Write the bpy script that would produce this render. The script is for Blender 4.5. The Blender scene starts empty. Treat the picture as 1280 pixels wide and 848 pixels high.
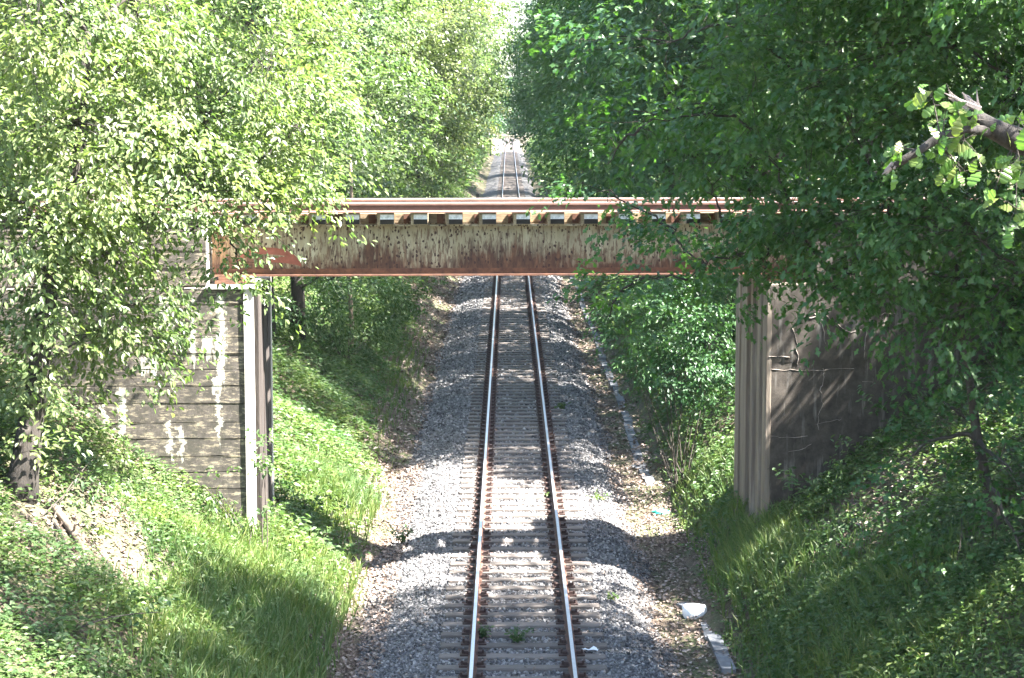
import bpy, math
import numpy as np
from mathutils import Vector, Matrix

# ------------------------------------------------------------------ camera, sky, sun, exposure
SC = bpy.context.scene
COL = SC.collection
RNG = np.random.default_rng(11)
CAM_H = 8.2
FPX = 2500.0
PITCH = math.atan((424 - 130) / FPX)
YAW = math.radians(-0.1)
cd = bpy.data.cameras.new("camera"); cam = bpy.data.objects.new("camera", cd); COL.objects.link(cam)
cam.location = (0, 0, CAM_H); cam.rotation_euler = (math.pi / 2 - PITCH, 0, YAW)
cd.sensor_width = 36; cd.lens = 36 * FPX / 1280; cd.clip_start = 0.1; cd.clip_end = 6000
SC.camera = cam
SUN_EL, SUN_AZ_BACK = math.radians(52), math.radians(14)
W = bpy.data.worlds.new("World"); SC.world = W; W.use_nodes = True
wn = W.node_tree.nodes; wl = W.node_tree.links
sky = wn.new("ShaderNodeTexSky"); sky.sky_type = 'NISHITA'; sky.sun_disc = False
sky.sun_elevation = SUN_EL; sky.sun_rotation = math.pi / 2 + SUN_AZ_BACK
sky.air_density = 1.0; sky.dust_density = 1.6; sky.ozone_density = 1.0
wl.new(sky.outputs[0], wn["Background"].inputs[0]); wn["Background"].inputs[1].default_value = 0.075
sd = bpy.data.lights.new("sun", 'SUN'); sd.energy = 5.0; sd.angle = math.radians(0.53); sd.color = (1, 0.96, 0.90)
sun = bpy.data.objects.new("sun", sd); COL.objects.link(sun)
SDIR = Vector((math.cos(SUN_EL) * math.cos(SUN_AZ_BACK), -math.cos(SUN_EL) * math.sin(SUN_AZ_BACK), math.sin(SUN_EL)))
sun.rotation_euler = SDIR.to_track_quat('Z', 'Y').to_euler()
SC.view_settings.view_transform = 'Standard'; SC.view_settings.look = 'None'
SC.view_settings.gamma = 1; SC.view_settings.use_curve_mapping = False
SC.view_settings.exposure = 3.55
SC.cycles.max_bounces = 6; SC.cycles.diffuse_bounces = 3; SC.cycles.transmission_bounces = 4
SC.cycles.use_denoising = True

CR = Matrix.Rotation(YAW, 3, 'Z') @ Matrix.Rotation(math.pi / 2 - PITCH, 3, 'X')
TX = 0.21                                   # centre line of the lower track


def pt(px, py, Y):
    """the place at distance Y along the line that a point of the picture shows"""
    r = CR @ Vector(((px - 640) / FPX, (424 - py) / FPX, -1))
    return Vector((r.x * Y / r.y, Y, CAM_H + r.z * Y / r.y))


# ------------------------------------------------------------------ helpers
def tag(o, label=None, cat=None, group=None, kind=None):
    if label: o["label"] = label
    if cat: o["category"] = cat
    if group: o["group"] = group
    if kind: o["kind"] = kind
    return o


def empty(name, loc=(0, 0, 0), rz=0.0):
    o = bpy.data.objects.new(name, None); COL.objects.link(o)
    o.location = loc; o.rotation_euler = (0, 0, rz); o.empty_display_size = 0.2
    return o


def me_from(name, V, F, smooth=False, mats=(), midx=None):
    """V (n,3); F either an (m,k) array or a list of such arrays"""
    V = np.ascontiguousarray(V, dtype=np.float32)
    Fs = F if isinstance(F, list) else [F]
    Fs = [np.asarray(f, dtype=np.int32) for f in Fs if len(f)]
    me = bpy.data.meshes.new(name)
    nl = sum(f.size for f in Fs); nf = sum(len(f) for f in Fs)
    me.vertices.add(len(V)); me.vertices.foreach_set("co", V.ravel())
    me.loops.add(nl); me.loops.foreach_set("vertex_index", np.concatenate([f.ravel() for f in Fs]))
    tot = np.concatenate([np.full(len(f), f.shape[1], np.int32) for f in Fs])
    me.polygons.add(nf)
    me.polygons.foreach_set("loop_start", np.concatenate(([0], np.cumsum(tot)[:-1])).astype(np.int32))
    me.polygons.foreach_set("use_smooth", np.full(nf, bool(smooth)))
    for m in mats: me.materials.append(m)
    if midx is not None: me.polygons.foreach_set("material_index", np.asarray(midx, np.int32))
    me.update(calc_edges=True); me.validate()
    return me


def obj(name, me, parent=None, loc=None, rot=None):
    o = bpy.data.objects.new(name, me); COL.objects.link(o)
    if parent: o.parent = parent
    if loc is not None: o.location = loc
    if rot is not None: o.rotation_euler = rot
    return o


def copy_tree(o, parent=None):
    c = o.copy(); COL.objects.link(c)
    if parent: c.parent = parent
    for ch in [x for x in COL.objects if x.parent == o]:
        copy_tree(ch, c)
    return c


class MB:
    def __init__(s): s.V, s.F, s.n = [], {}, 0

    def add(s, V, F):
        V = np.asarray(V, float); F = np.asarray(F, int)
        s.F.setdefault(F.shape[1], []).append(F + s.n); s.V.append(V); s.n += len(V); return s

    def box(s, x0, x1, y0, y1, z0, z1, bev=0.0):
        if bev <= 0:
            V = [(x, y, z) for x in (x0, x1) for y in (y0, y1) for z in (z0, z1)]
            return s.add(V, [(0, 1, 3, 2), (4, 6, 7, 5), (0, 4, 5, 1), (2, 3, 7, 6), (0, 2, 6, 4), (1, 5, 7, 3)])
        b = bev                               # bevelled along x-running edges and the ends: three sections of an octagon
        def ring(x, k):
            return [(x, y0 + k, z0 + b), (x, y0 + k, z1 - b), (x, y0 + b, z1 - k), (x, y1 - b, z1 - k),
                    (x, y1 - k, z1 - b), (x, y1 - k, z0 + b), (x, y1 - b, z0 + k), (x, y0 + b, z0 + k)]
        V = ring(x0, b * .7) + ring(x0 + b, 0) + ring(x1 - b, 0) + ring(x1, b * .7)
        F = [(r * 8 + i, r * 8 + (i + 1) % 8, r * 8 + 8 + (i + 1) % 8, r * 8 + 8 + i) for r in range(3) for i in range(8)]
        s.add(V, F)
        n = s.n - 32
        s.F.setdefault(8, []).append(np.array([[n + i for i in range(7, -1, -1)], [n + 24 + i for i in range(8)]]))
        return s

    def tube(s, P, R, k=6, cap=True):
        P = np.asarray(P, float); R = np.broadcast_to(np.asarray(R, float), (len(P),))
        T = np.gradient(P, axis=0); T /= np.linalg.norm(T, axis=1, keepdims=True) + 1e-9
        ref = np.where(np.abs(T[:, 2:3]) > .9, [[1., 0, 0]], [[0, 0, 1.]])
        A = np.cross(T, ref); A /= np.linalg.norm(A, axis=1, keepdims=True) + 1e-9
        for i in range(1, len(A)):
            a = A[i - 1] - T[i] * (A[i - 1] @ T[i]); A[i] = a / (np.linalg.norm(a) + 1e-9)
        B = np.cross(T, A)
        th = np.arange(k) * 2 * np.pi / k
        V = P[:, None] + R[:, None, None] * (np.cos(th)[None, :, None] * A[:, None] + np.sin(th)[None, :, None] * B[:, None])
        m = len(P)
        F = [(r * k + i, r * k + (i + 1) % k, (r + 1) * k + (i + 1) % k, (r + 1) * k + i) for r in range(m - 1) for i in range(k)]
        base = s.n
        s.add(V.reshape(-1, 3), F)
        if cap:
            s.F.setdefault(k, []).append(np.array([[base + i for i in range(k)][::-1], [base + (m - 1) * k + i for i in range(k)]]))
        return s

    def extrude_profile(s, prof, y0, y1, x=0.0, z=0.0, axis='y'):
        n = len(prof); V = []
        for y in (y0, y1):
            for (a, b) in prof: V.append((x + a, y, z + b) if axis == 'y' else (y, x - a, z + b))
        F = [(i, (i + 1) % n, n + (i + 1) % n, n + i) for i in range(n)]
        base = s.n; s.add(V, F)
        s.F.setdefault(n, []).append(np.array([[base + i for i in range(n)], [base + n + i for i in range(n)][::-1]]))
        return s

    def build(s, name, mat, parent=None, smooth=False, **k):
        V = np.concatenate(s.V)
        F = [np.concatenate(f) for f in s.F.values()]
        me = me_from(name, V, F, smooth, [mat] if mat else [])
        return obj(name, me, parent, **k)


# ------------------------------------------------------------------ materials
def nmat(name):
    m = bpy.data.materials.new(name); m.use_nodes = True
    nt = m.node_tree; return m, nt, nt.nodes["Principled BSDF"]


class NT:
    def __init__(s, nt): s.t = nt

    def n(s, ty, **k):
        o = s.t.nodes.new(ty)
        for a, b in k.items(): setattr(o, a, b)
        return o

    def l(s, a, b): s.t.links.new(a, b); return b

    def co(s, scale=(1, 1, 1), src="Object", loc=(0, 0, 0)):
        tc = s.n("ShaderNodeTexCoord"); mp = s.n("ShaderNodeMapping")
        mp.inputs["Scale"].default_value = scale; mp.inputs["Location"].default_value = loc
        s.l(tc.outputs[src], mp.inputs[0]); return mp.outputs[0]

    def noise(s, vec, scale, detail=4, rough=.6, out=0):
        o = s.n("ShaderNodeTexNoise"); o.inputs["Scale"].default_value = scale
        o.inputs["Detail"].default_value = detail; o.inputs["Roughness"].default_value = rough
        s.l(vec, o.inputs["Vector"]); return o.outputs[out]

    def ramp(s, fac, stops, interp='LINEAR'):
        o = s.n("ShaderNodeValToRGB"); o.color_ramp.interpolation = interp
        e = o.color_ramp.elements
        while len(e) < len(stops): e.new(.5)
        for i, (p, c) in enumerate(stops):
            e[i].position = p
            e[i].color = (c, c, c, 1) if isinstance(c, (int, float)) else (*c, 1)
        s.l(fac, o.inputs[0]); return o.outputs[0]

    def mix(s, fac, a, b, ty='MIX'):
        o = s.n("ShaderNodeMix", data_type='RGBA', blend_type=ty)
        for v, i in ((fac, 0), (a, 6), (b, 7)):
            if isinstance(v, (int, float)): o.inputs[i].default_value = v
            elif isinstance(v, tuple): o.inputs[i].default_value = (*v, 1)
            else: s.l(v, o.inputs[i])
        return o.outputs[2]

    def math(s, op, a, b=None, c=None, clamp=False):
        o = s.n("ShaderNodeMath", operation=op, use_clamp=clamp)
        for i, v in enumerate((a, b, c)):
            if v is None: continue
            if isinstance(v, (int, float)): o.inputs[i].default_value = v
            else: s.l(v, o.inputs[i])
        return o.outputs[0]

    def bump(s, h, bsdf, strength=.5, dist=.02):
        o = s.n("ShaderNodeBump"); o.inputs["Strength"].default_value = strength; o.inputs["Distance"].default_value = dist
        s.l(h, o.inputs["Height"]); s.l(o.outputs[0], bsdf.inputs["Normal"])

    def xyz(s, vec):
        o = s.n("ShaderNodeSeparateXYZ"); s.l(vec, o.inputs[0]); return o.outputs


def leaf_mat(name, cols, trans=.35, rough=.42, spec=.5, tcol=None):
    """leaves: each leaf its own tint, light passing through"""
    m, nt, b = nmat(name); N = NT(nt)
    g = N.n("ShaderNodeNewGeometry")
    c = N.ramp(g.outputs["Random Per Island"], [(i / (len(cols) - 1), q) for i, q in enumerate(cols)])
    big = N.noise(N.co(src="Object"), .55, 2)
    c = N.mix(N.ramp(big, [(.35, 0.), (.7, 1.)]), N.mix(1., c, (.82, .90, .95), 'MULTIPLY'), N.mix(1., c, (1.16, 1.08, .8), 'MULTIPLY'))
    oi = N.n("ShaderNodeObjectInfo")
    c = N.mix(1., c, N.ramp(oi.outputs["Random"], [(0, (.84, .93, .95)), (.5, (1, 1, 1)), (1, (1.22, 1.08, .95))]), 'MULTIPLY')
    N.l(c, b.inputs["Base Color"]); b.inputs["Roughness"].default_value = rough; b.inputs["Specular IOR Level"].default_value = spec
    t = N.n("ShaderNodeBsdfTranslucent"); N.l(N.mix(1., c, tcol or (1.15, 1.4, .72), 'MULTIPLY'), t.inputs[0])
    mx = N.n("ShaderNodeMixShader"); mx.inputs[0].default_value = trans
    N.l(b.outputs[0], mx.inputs[1]); N.l(t.outputs[0], mx.inputs[2])
    N.l(mx.outputs[0], nt.nodes["Material Output"].inputs[0])
    return m


M = {}
M['leaf_left'] = leaf_mat("hornbeam_leaf", [(.085, .135, .048), (.13, .175, .075), (.175, .215, .115)], .5, .45, .7)
M['leaf_mid'] = leaf_mat("pale_leaf", [(.09, .132, .054), (.135, .172, .08), (.175, .21, .115)], .48, .34, .6)
M['leaf_dark'] = leaf_mat("deep_green_leaf", [(.036, .085, .034), (.052, .11, .04), (.075, .135, .05)], .36, .42, .45)
M['leaf_oak'] = leaf_mat("oak_leaf", [(.044, .10, .032), (.068, .13, .042), (.10, .165, .052)], .45, .40, .5, (1.2, 1.5, .58))
M['leaf_maple'] = leaf_mat("maple_leaf", [(.035, .09, .028), (.05, .12, .035), (.075, .15, .04)], .36, .42, .5)
M['leaf_young'] = leaf_mat("young_oak_leaf", [(.07, .14, .03), (.10, .175, .042), (.16, .18, .05)], .38, .42, .4)
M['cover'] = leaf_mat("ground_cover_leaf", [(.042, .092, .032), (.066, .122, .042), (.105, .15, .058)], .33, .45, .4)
M['cover_left'] = leaf_mat("sunlit_ground_cover_leaf", [(.072, .13, .046), (.11, .168, .066), (.165, .20, .094)], .42, .45, .4)  # lighter copy of the cover leaf, sunlight put into its colour
M['grass'] = leaf_mat("grass_blade", [(.07, .13, .04), (.105, .165, .056), (.17, .195, .082)], .33, .45, .4)
M['litter'] = None


def soil_mat():
    m, nt, b = nmat("woodland_soil"); N = NT(nt); v = N.co()
    a = N.noise(v, 1.1, 6); f = N.noise(v, 14, 8, .7)
    c = N.ramp(f, [(.3, (.045, .032, .022)), (.5, (.10, .072, .05)), (.68, (.19, .145, .105))])
    c = N.mix(N.ramp(a, [(.42, 0.), (.62, .75)]), c, N.ramp(f, [(.3, (.03, .05, .015)), (.7, (.07, .11, .03))]))
    N.l(c, b.inputs["Base Color"]); b.inputs["Roughness"].default_value = .95
    N.bump(f, b, .9, .06); return m


def stone_mat(name, cols):
    m, nt, b = nmat(name); N = NT(nt)
    g = N.n("ShaderNodeNewGeometry")
    c = N.ramp(g.outputs["Random Per Island"], cols)
    f = N.noise(N.co(), 60, 3)
    c = N.mix(1., c, N.ramp(f, [(.3, (.8, .8, .8)), (.7, (1.12, 1.1, 1.08))]), 'MULTIPLY')
    N.l(c, b.inputs["Base Color"]); b.inputs["Roughness"].default_value = .85
    return m


def bed_mat():
    m, nt, b = nmat("ballast_bed_stone"); N = NT(nt); v = N.co()
    w = N.n("ShaderNodeTexVoronoi"); w.inputs["Scale"].default_value = 16; N.l(v, w.inputs["Vector"])
    c = N.ramp(N.xyz(w.outputs["Color"])[0], [(0, (.07, .068, .07)), (.5, (.15, .148, .155)), (1, (.25, .245, .245))])
    c = N.mix(1., c, N.ramp(w.outputs["Distance"], [(.0, 1.), (.45, .8), (.7, .35)]), 'MULTIPLY')
    c = N.mix(N.ramp(N.noise(v, .7, 4), [(.45, 0.), (.7, .5)]), c, (.15, .12, .09))
    N.l(c, b.inputs["Base Color"]); b.inputs["Roughness"].default_value = .9
    N.bump(N.math('MULTIPLY', w.outputs["Distance"], -1.), b, .9, .05); return m


def rust_mat(name, c0, c1, rough=.8):
    m, nt, b = nmat(name); N = NT(nt); v = N.co()
    f = N.noise(v, 7, 6, .7)
    N.l(N.ramp(f, [(.3, c0), (.7, c1)]), b.inputs["Base Color"]); b.inputs["Roughness"].default_value = rough
    N.bump(N.noise(v, 60, 3), b, .3, .005); return m


def plain(name, c, rough=.7, metal=0., vary=.25, scale=9):
    m, nt, b = nmat(name); N = NT(nt); f = N.noise(N.co(), scale, 6, .65)
    lo = tuple(x * (1 - vary) for x in c); hi = tuple(min(1, x * (1 + vary)) for x in c)
    N.l(N.ramp(f, [(.3, lo), (.7, hi)]), b.inputs["Base Color"])
    b.inputs["Roughness"].default_value = rough; b.inputs["Metallic"].default_value = metal
    N.bump(f, b, .25, .01); return m


def wood_mat(name, c0, c1, axis=(3, 30, 30)):
    m, nt, b = nmat(name); N = NT(nt)
    g = N.n("ShaderNodeObjectInfo")
    v = N.co(axis); f = N.noise(v, 1.6, 6, .7)
    c = N.ramp(f, [(.3, c0), (.68, c1)])
    c = N.mix(1., c, N.ramp(g.outputs["Random"], [(0, .72), (1, 1.2)]), 'MULTIPLY')
    N.l(c, b.inputs["Base Color"]); b.inputs["Roughness"].default_value = .85
    N.bump(f, b, .5, .01); return m


def bark_mat(name, c0, c1):
    m, nt, b = nmat(name); N = NT(nt); v = N.co((14, 14, 2.5)); f = N.noise(v, 2, 6, .7)
    N.l(N.ramp(f, [(.3, c0), (.7, c1)]), b.inputs["Base Color"]); b.inputs["Roughness"].default_value = .9
    N.bump(f, b, .8, .02); return m


def girder_mat():
    m, nt, b = nmat("rusted_cream_paint"); N = NT(nt)
    v = N.co(); x, y, z = N.xyz(v)
    h = N.math('MULTIPLY', N.math('SUBTRACT', z, 5.13), 1 / .92)               # 0 at the bottom edge, 1 at the top
    big = N.noise(v, .9, 3)
    paint = N.ramp(N.noise(N.co((2, 2, .7)), 2.2, 6), [(.3, (.23, .185, .12)), (.55, (.37, .315, .21)), (.75, (.48, .43, .315))])
    paint = N.mix(N.ramp(N.noise(N.co((6, 6, .6)), 2, 4), [(.5, 0.), (.75, .6)]), paint, (.30, .245, .14))
    # rust that has eaten the paint from the bottom up, its edge running in drips
    drip = N.noise(N.co((9, 9, 1.3)), 1.7, 5, .65)
    e = N.math('ADD', N.math('MULTIPLY', drip, .95), N.math('MULTIPLY', big, 1.25))
    low = N.ramp(N.math('SUBTRACT', e, N.math('MULTIPLY', h, .78)), [(.66, 0.), (.92, 1.)])
    # blisters, each with a short run below
    e2 = N.ramp(N.math('SUBTRACT', N.noise(N.co((14, 14, 2.6)), 1.7, 6, .7), N.math('MULTIPLY', h, .10)), [(.435, 0.), (.50, 1.)])
    low = N.math('MAXIMUM', low, N.math('MULTIPLY', e2, .8))
    vo = N.n("ShaderNodeTexVoronoi"); vo.inputs["Scale"].default_value = 17; N.l(N.co((1, 1, .62)), vo.inputs["Vector"])
    dens = N.ramp(N.noise(v, 1.5, 3), [(.40, 0.), (.58, 1.)])
    pick = N.math('LESS_THAN', N.xyz(vo.outputs["Color"])[0], N.math('ADD', N.math('MULTIPLY', dens, .85), .12))
    spot = N.math('MULTIPLY', N.math('LESS_THAN', N.math('ADD', vo.outputs["Distance"], N.math('MULTIPLY', N.noise(v, 30, 3), .75)), .68), pick)
    rust = N.ramp(N.noise(N.co((5, 5, 1.4)), 2.5, 6, .7), [(.28, (.034, .017, .012)), (.5, (.082, .037, .022)), (.72, (.17, .080, .042))])
    # orange rust wash at the left end
    wash = N.math('MULTIPLY', N.math('LESS_THAN', N.math('ADD', x, N.math('MULTIPLY', big, 1.2)), -4.5), .7)
    c = N.mix(wash, paint, N.ramp(drip, [(.3, (.26, .11, .045)), (.7, (.38, .23, .13))]))
    c = N.mix(low, c, rust); c = N.mix(spot, c, (.042, .018, .013))
    N.l(c, b.inputs["Base Color"]); b.inputs["Roughness"].default_value = .75
    N.bump(N.math('ADD', N.math('MULTIPLY', low, .4), spot), b, .35, .006); return m


def left_concrete():
    m, nt, b = nmat("boarded_stained_concrete"); N = NT(nt); v = N.co(); x, y, z = N.xyz(v)
    f = N.noise(v, 5, 8, .7); g = N.noise(N.co((1.6, 1, 7)), 2.2, 9, .76)
    c = N.ramp(f, [(.28, (.036, .031, .026)), (.5, (.092, .078, .066)), (.75, (.165, .144, .121))])
    c = N.mix(N.ramp(g, [(.52, 0.), (.58, .85)]), c, (.36, .305, .215))                    # paler, sandy patches
    c = N.mix(N.math('MULTIPLY', N.ramp(N.noise(v, 2.4, 4), [(.56, 0.), (.70, .6)]), N.math('MULTIPLY', N.math('SUBTRACT', 2.6, z), .7, clamp=True)), c, (.075, .085, .035))   # moss low down
    sn = N.noise(N.co((16, 16, 1.2)), 1.8, 6, .75)
    tot = None
    xw = N.math('ADD', x, N.math('MULTIPLY', N.math('SUBTRACT', N.noise(N.co((1, 1, 2)), 2.5, 5, .7), .5), .5))
    zw = N.math('ADD', z, N.math('MULTIPLY', N.math('SUBTRACT', N.noise(N.co((8, 1, .6)), 2, 4, .7), .5), 1.3))
    for (x0, w, za, zb) in ((-5.12, .12, 3.0, 4.85), (-5.62, .08, 3.5, 4.8), (-6.1, .14, 4.2, 4.8), (-5.35, .2, 3.75, 4.1), (-6.9, .10, 2.1, 3.2), (-7.2, .08, 1.9, 2.9), (-7.5, .09, 1.9, 2.8), (-6.05, .06, 1.9, 2.6), (-5.85, .07, 1.9, 2.5), (-6.4, .3, 3.45, 3.75), (-5.2, .06, 2.2, 3.4)):
        q = N.math('SUBTRACT', 1., N.math('DIVIDE', N.math('ABSOLUTE', N.math('SUBTRACT', xw, x0)), w * 1.5), clamp=True)
        t = N.math('DIVIDE', N.math('SUBTRACT', zw, za), zb - za)
        r = N.math('MULTIPLY', N.math('MULTIPLY', t, 6., clamp=True), N.math('MULTIPLY', N.math('SUBTRACT', N.math('DIVIDE', zb + .08, 1.), z), 14., clamp=True))
        k = N.math('MULTIPLY', q, r); tot = k if tot is None else N.math('MAXIMUM', tot, k)
    st = N.noise(N.co((2.6, 1, 2.0)), 1.7, 10, .78)
    c = N.mix(N.ramp(st, [(.43, .85), (.53, 0.)]), c, (.055, .05, .04))
    rg = N.math('MULTIPLY', N.math('SUBTRACT', N.math('ADD', N.math('MULTIPLY', sn, .62), N.math('MULTIPLY', N.noise(v, 11, 6, .75), .38)), .33), 2.6)
    s = N.ramp(N.math('SUBTRACT', N.math('SUBTRACT', tot, rg), N.math('MULTIPLY', N.math('SUBTRACT', N.noise(v, 30, 4, .8), .42), .9)), [(.0, 0.), (.30, 1.)])
    c = N.mix(1., c, N.ramp(N.noise(v, 38, 5, .8), [(.3, .68), (.7, 1.25)]), 'MULTIPLY')
    c = N.mix(s, c, N.ramp(f, [(.3, (.34, .325, .255)), (.6, (.56, .54, .46))]))
    N.l(c, b.inputs["Base Color"]); b.inputs["Roughness"].default_value = .9
    N.bump(N.math('ADD', f, N.noise(v, 40, 3)), b, .35, .006); return m


def right_concrete():
    m, nt, b = nmat("dark_rendered_concrete"); N = NT(nt); v = N.co(); x, y, z = N.xyz(v)
    f = N.noise(v, 6, 8, .72); g = N.noise(v, 1.1, 4)
    c = N.ramp(f, [(.28, (.027, .022, .018)), (.5, (.058, .048, .039)), (.75, (.104, .087, .072))])
    c = N.mix(N.ramp(N.math('ADD', N.math('MULTIPLY', x, .13), g), [(1.2, 0.), (1.45, .75)]), c, (.028, .027, .030))  # sooty to the right
    k = N.noise(N.co((4, 4, .5)), 2, 5)
    c = N.mix(N.ramp(k, [(.56, 0.), (.72, .5)]), c, (.30, .28, .25))
    N.l(c, b.inputs["Base Color"]); b.inputs["Roughness"].default_value = .92
    N.bump(N.math('ADD', f, N.noise(v, 55, 3)), b, .4, .008); return m


def streak_mat(name, c0, c1, c2):
    m, nt, b = nmat(name); N = NT(nt); v = N.co((7, 7, .35)); f = N.noise(v, 1.5, 6, .7)
    c = N.ramp(f, [(.3, c0), (.55, c1), (.72, c2)])
    N.l(c, b.inputs["Base Color"]); b.inputs["Roughness"].default_value = .85
    N.bump(N.noise(N.co((1, 1, .2)), 30, 4), b, .5, .02); return m


M['soil'] = soil_mat()
M['stone'] = stone_mat("ballast_stone", [(0, (.045, .043, .044)), (.4, (.115, .112, .115)), (.75, (.19, .185, .187)), (1, (.33, .318, .305))])
M['stone_rust'] = stone_mat("rust_stained_stone", [(0, (.05, .03, .025)), (.5, (.11, .068, .055)), (1, (.2, .13, .10))])
M['litter'] = stone_mat("dry_leaf", [(0, (.085, .058, .045)), (.4, (.17, .125, .10)), (.75, (.26, .205, .17)), (1, (.38, .32, .28))])
M['bed'] = bed_mat()
M['rail_rust'] = rust_mat("rail_rust", (.075, .036, .026), (.15, .075, .05))
M['rail_top'] = plain("worn_rail_head", (.62, .58, .56), .34, .85, .12, 20)
M['bridge_rail'] = rust_mat("bridge_rail_rust", (.105, .055, .042), (.17, .092, .072))
M['bridge_rail_top'] = plain("dull_rail_head", (.62, .50, .46), .5, .2, .15, 20)
M['rail_foot'] = plain("sunlit_rail_foot", (.60, .55, .52), .6, 0, .15, 30)  # rail foot, its sunlit brightness painted into the colour
M['clip'] = rust_mat("rail_clip_rust", (.028, .017, .014), (.075, .042, .034))
M['pale_clip'] = plain("pale_clip_steel", (.55, .48, .42), .5, .1, .2, 30)
M['sleeper'] = wood_mat("weathered_sleeper", (.075, .062, .053), (.185, .158, .14), (2.5, 30, 30))
M['bridge_tie'] = wood_mat("bridge_timber", (.16, .12, .075), (.46, .37, .24), (25, 2.5, 25))
M['filler'] = wood_mat("timber_filler", (.12, .08, .045), (.36, .275, .17), (3, 20, 20))
M['tar'] = plain("tarred_end", (.014, .014, .015), .4, 0, .4, 12)
M['tar_pale'] = plain("sky_sheen_tar", (.80, .79, .76), .5, 0, .45, 14)  # pale weathered tar, its sky sheen put into the colour
M['girder'] = girder_mat()
M['flange'] = rust_mat("flange_rust", (.05, .022, .015), (.17, .075, .04))
M['wall_left'] = left_concrete()
M['wall_right'] = right_concrete()
M['edge'] = plain("sunlit_edge_concrete", (.50, .48, .43), .85, 0, .22, 3)  # pale concrete edges, with the sunlight on them put into the colour
M['inner_left'] = streak_mat("shaded_streaked_face", (.018, .013, .011), (.042, .032, .027), (.10, .083, .07))  # dark brown face, the shade under the bridge painted into it
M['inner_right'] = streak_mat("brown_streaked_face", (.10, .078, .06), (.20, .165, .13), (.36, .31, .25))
M['crack'] = plain("lime_filled_crack", (.30, .255, .22), .9, 0, .25, 20)
M['bark_dark'] = bark_mat("dark_bark", (.014, .011, .009), (.05, .041, .033))
M['bark_grey'] = bark_mat("grey_bark", (.022, .019, .015), (.075, .06, .048))
M['bark_bough'] = bark_mat("rough_bough_bark", (.007, .0055, .005), (.036, .029, .024))
M['dead_wood'] = bark_mat("split_dead_wood", (.10, .08, .07), (.30, .25, .22))
M['trough'] = plain("trough_concrete", (.14, .145, .155), .85, 0, .35, 6)
M['white'] = plain("white_paint_block", (.72, .74, .76), .6, 0, .12, 9)
M['teal'] = plain("teal_plastic", (.03, .30, .24), .4, 0, .15, 9)
M['red_paint'] = plain("red_spray_paint", (.24, .075, .05), .7, 0, .25, 9)
M['log'] = bark_mat("bare_log", (.10, .075, .055), (.25, .195, .145))
M['post'] = plain("dark_post", (.05, .05, .045), .8, 0, .3, 9)

# ------------------------------------------------------------------ ground
PX = np.array([-900, -60, -16, -11, -7.2, -4.6, -2.75, -2.3, 2.6, 3.6, 4.6, 7.25, 11, 16, 60, 900], float)
PZ = np.array([7.5, 6.5, 5.9, 5.35, 2.55, .68, -.46, -.62, -.62, -.52, .62, 2.6, 5.35, 5.9, 6.5, 7.5], float)


def wob(x, y):
    return (np.sin(x * 1.7 + y * .63) * .5 + np.sin(x * .71 - y * 1.31 + 2) * .5 + np.sin(x * 3.1 + y * 2.3 + 1) * .3 + np.sin(y * 3.7 - x * 2.2) * .25)


def gz(x, y):
    x = np.asarray(x, float); y = np.asarray(y, float)
    xx = x + .14 * np.sin(y * .55 + 1) + .10 * np.sin(y * 1.37)
    z = np.interp(xx, PX, PZ)
    a = np.clip((np.abs(x) - 2.6) / 1.5, 0, 1)
    z = z + .09 * a * wob(x, y)
    far = np.clip((y - 370) / 60, 0, 1)                        # the cutting runs out where the line leaves the wood
    z = z * (1 - far) + far * np.where(np.abs(x) < 3, -.62, np.minimum(z, -.3 + np.abs(x) * .01))
    return z


def grid_sheet(xs, ys, zf):
    X, Y = np.meshgrid(xs, ys)
    V = np.stack([X, Y, zf(X, Y)], -1).reshape(-1, 3)
    nx, ny = len(xs), len(ys)
    i = np.arange(nx * ny).reshape(ny, nx)
    F = np.stack([i[:-1, :-1], i[:-1, 1:], i[1:, 1:], i[1:, :-1]], -1).reshape(-1, 4)
    return V, F


xs = np.concatenate([[-900, -400, -200, -100, -60, -35, -24, -18], np.arange(-15, 15.01, .3), [18, 24, 35, 60, 100, 200, 400, 900]])
ys = np.concatenate([[-300, -100, -40, -10, 5, 12], np.arange(16, 100, .6), np.arange(100, 500, 5), [520, 600, 800, 1100, 1500, 2500]])
V, F = grid_sheet(xs, ys, gz)
tag(obj("ground", me_from("ground", V, F, True, [M['soil']])), kind='structure')

BX = np.array([-2.95, -2.45, -2.05, -1.7, -1.0, 0, 1.0, 1.7, 1.95, 2.2, 2.55]) + TX
BZ = np.array([-.66, -.50, -.36, -.245, -.226, -.224, -.226, -.240, -.34, -.52, -.70])


def bed_z(x, y):
    w = .10 * np.sin(np.asarray(y) * .8) + .07 * np.sin(np.asarray(y) * 2.1 + 1)
    return np.interp(np.asarray(x) - np.where(np.asarray(x) < TX, w, -w) * (np.abs(np.asarray(x) - TX) > 1.6), BX, BZ)


ys = np.concatenate([np.arange(10, 120, .5), np.arange(120, 490, 4)])
V, F = grid_sheet(np.concatenate([BX[:1], np.linspace(BX[1], BX[-2], 22), BX[-1:]]), ys, bed_z)
tag(obj("ballast_bed", me_from("ballast_bed", V, F, True, [M['bed']])), kind='structure')


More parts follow.
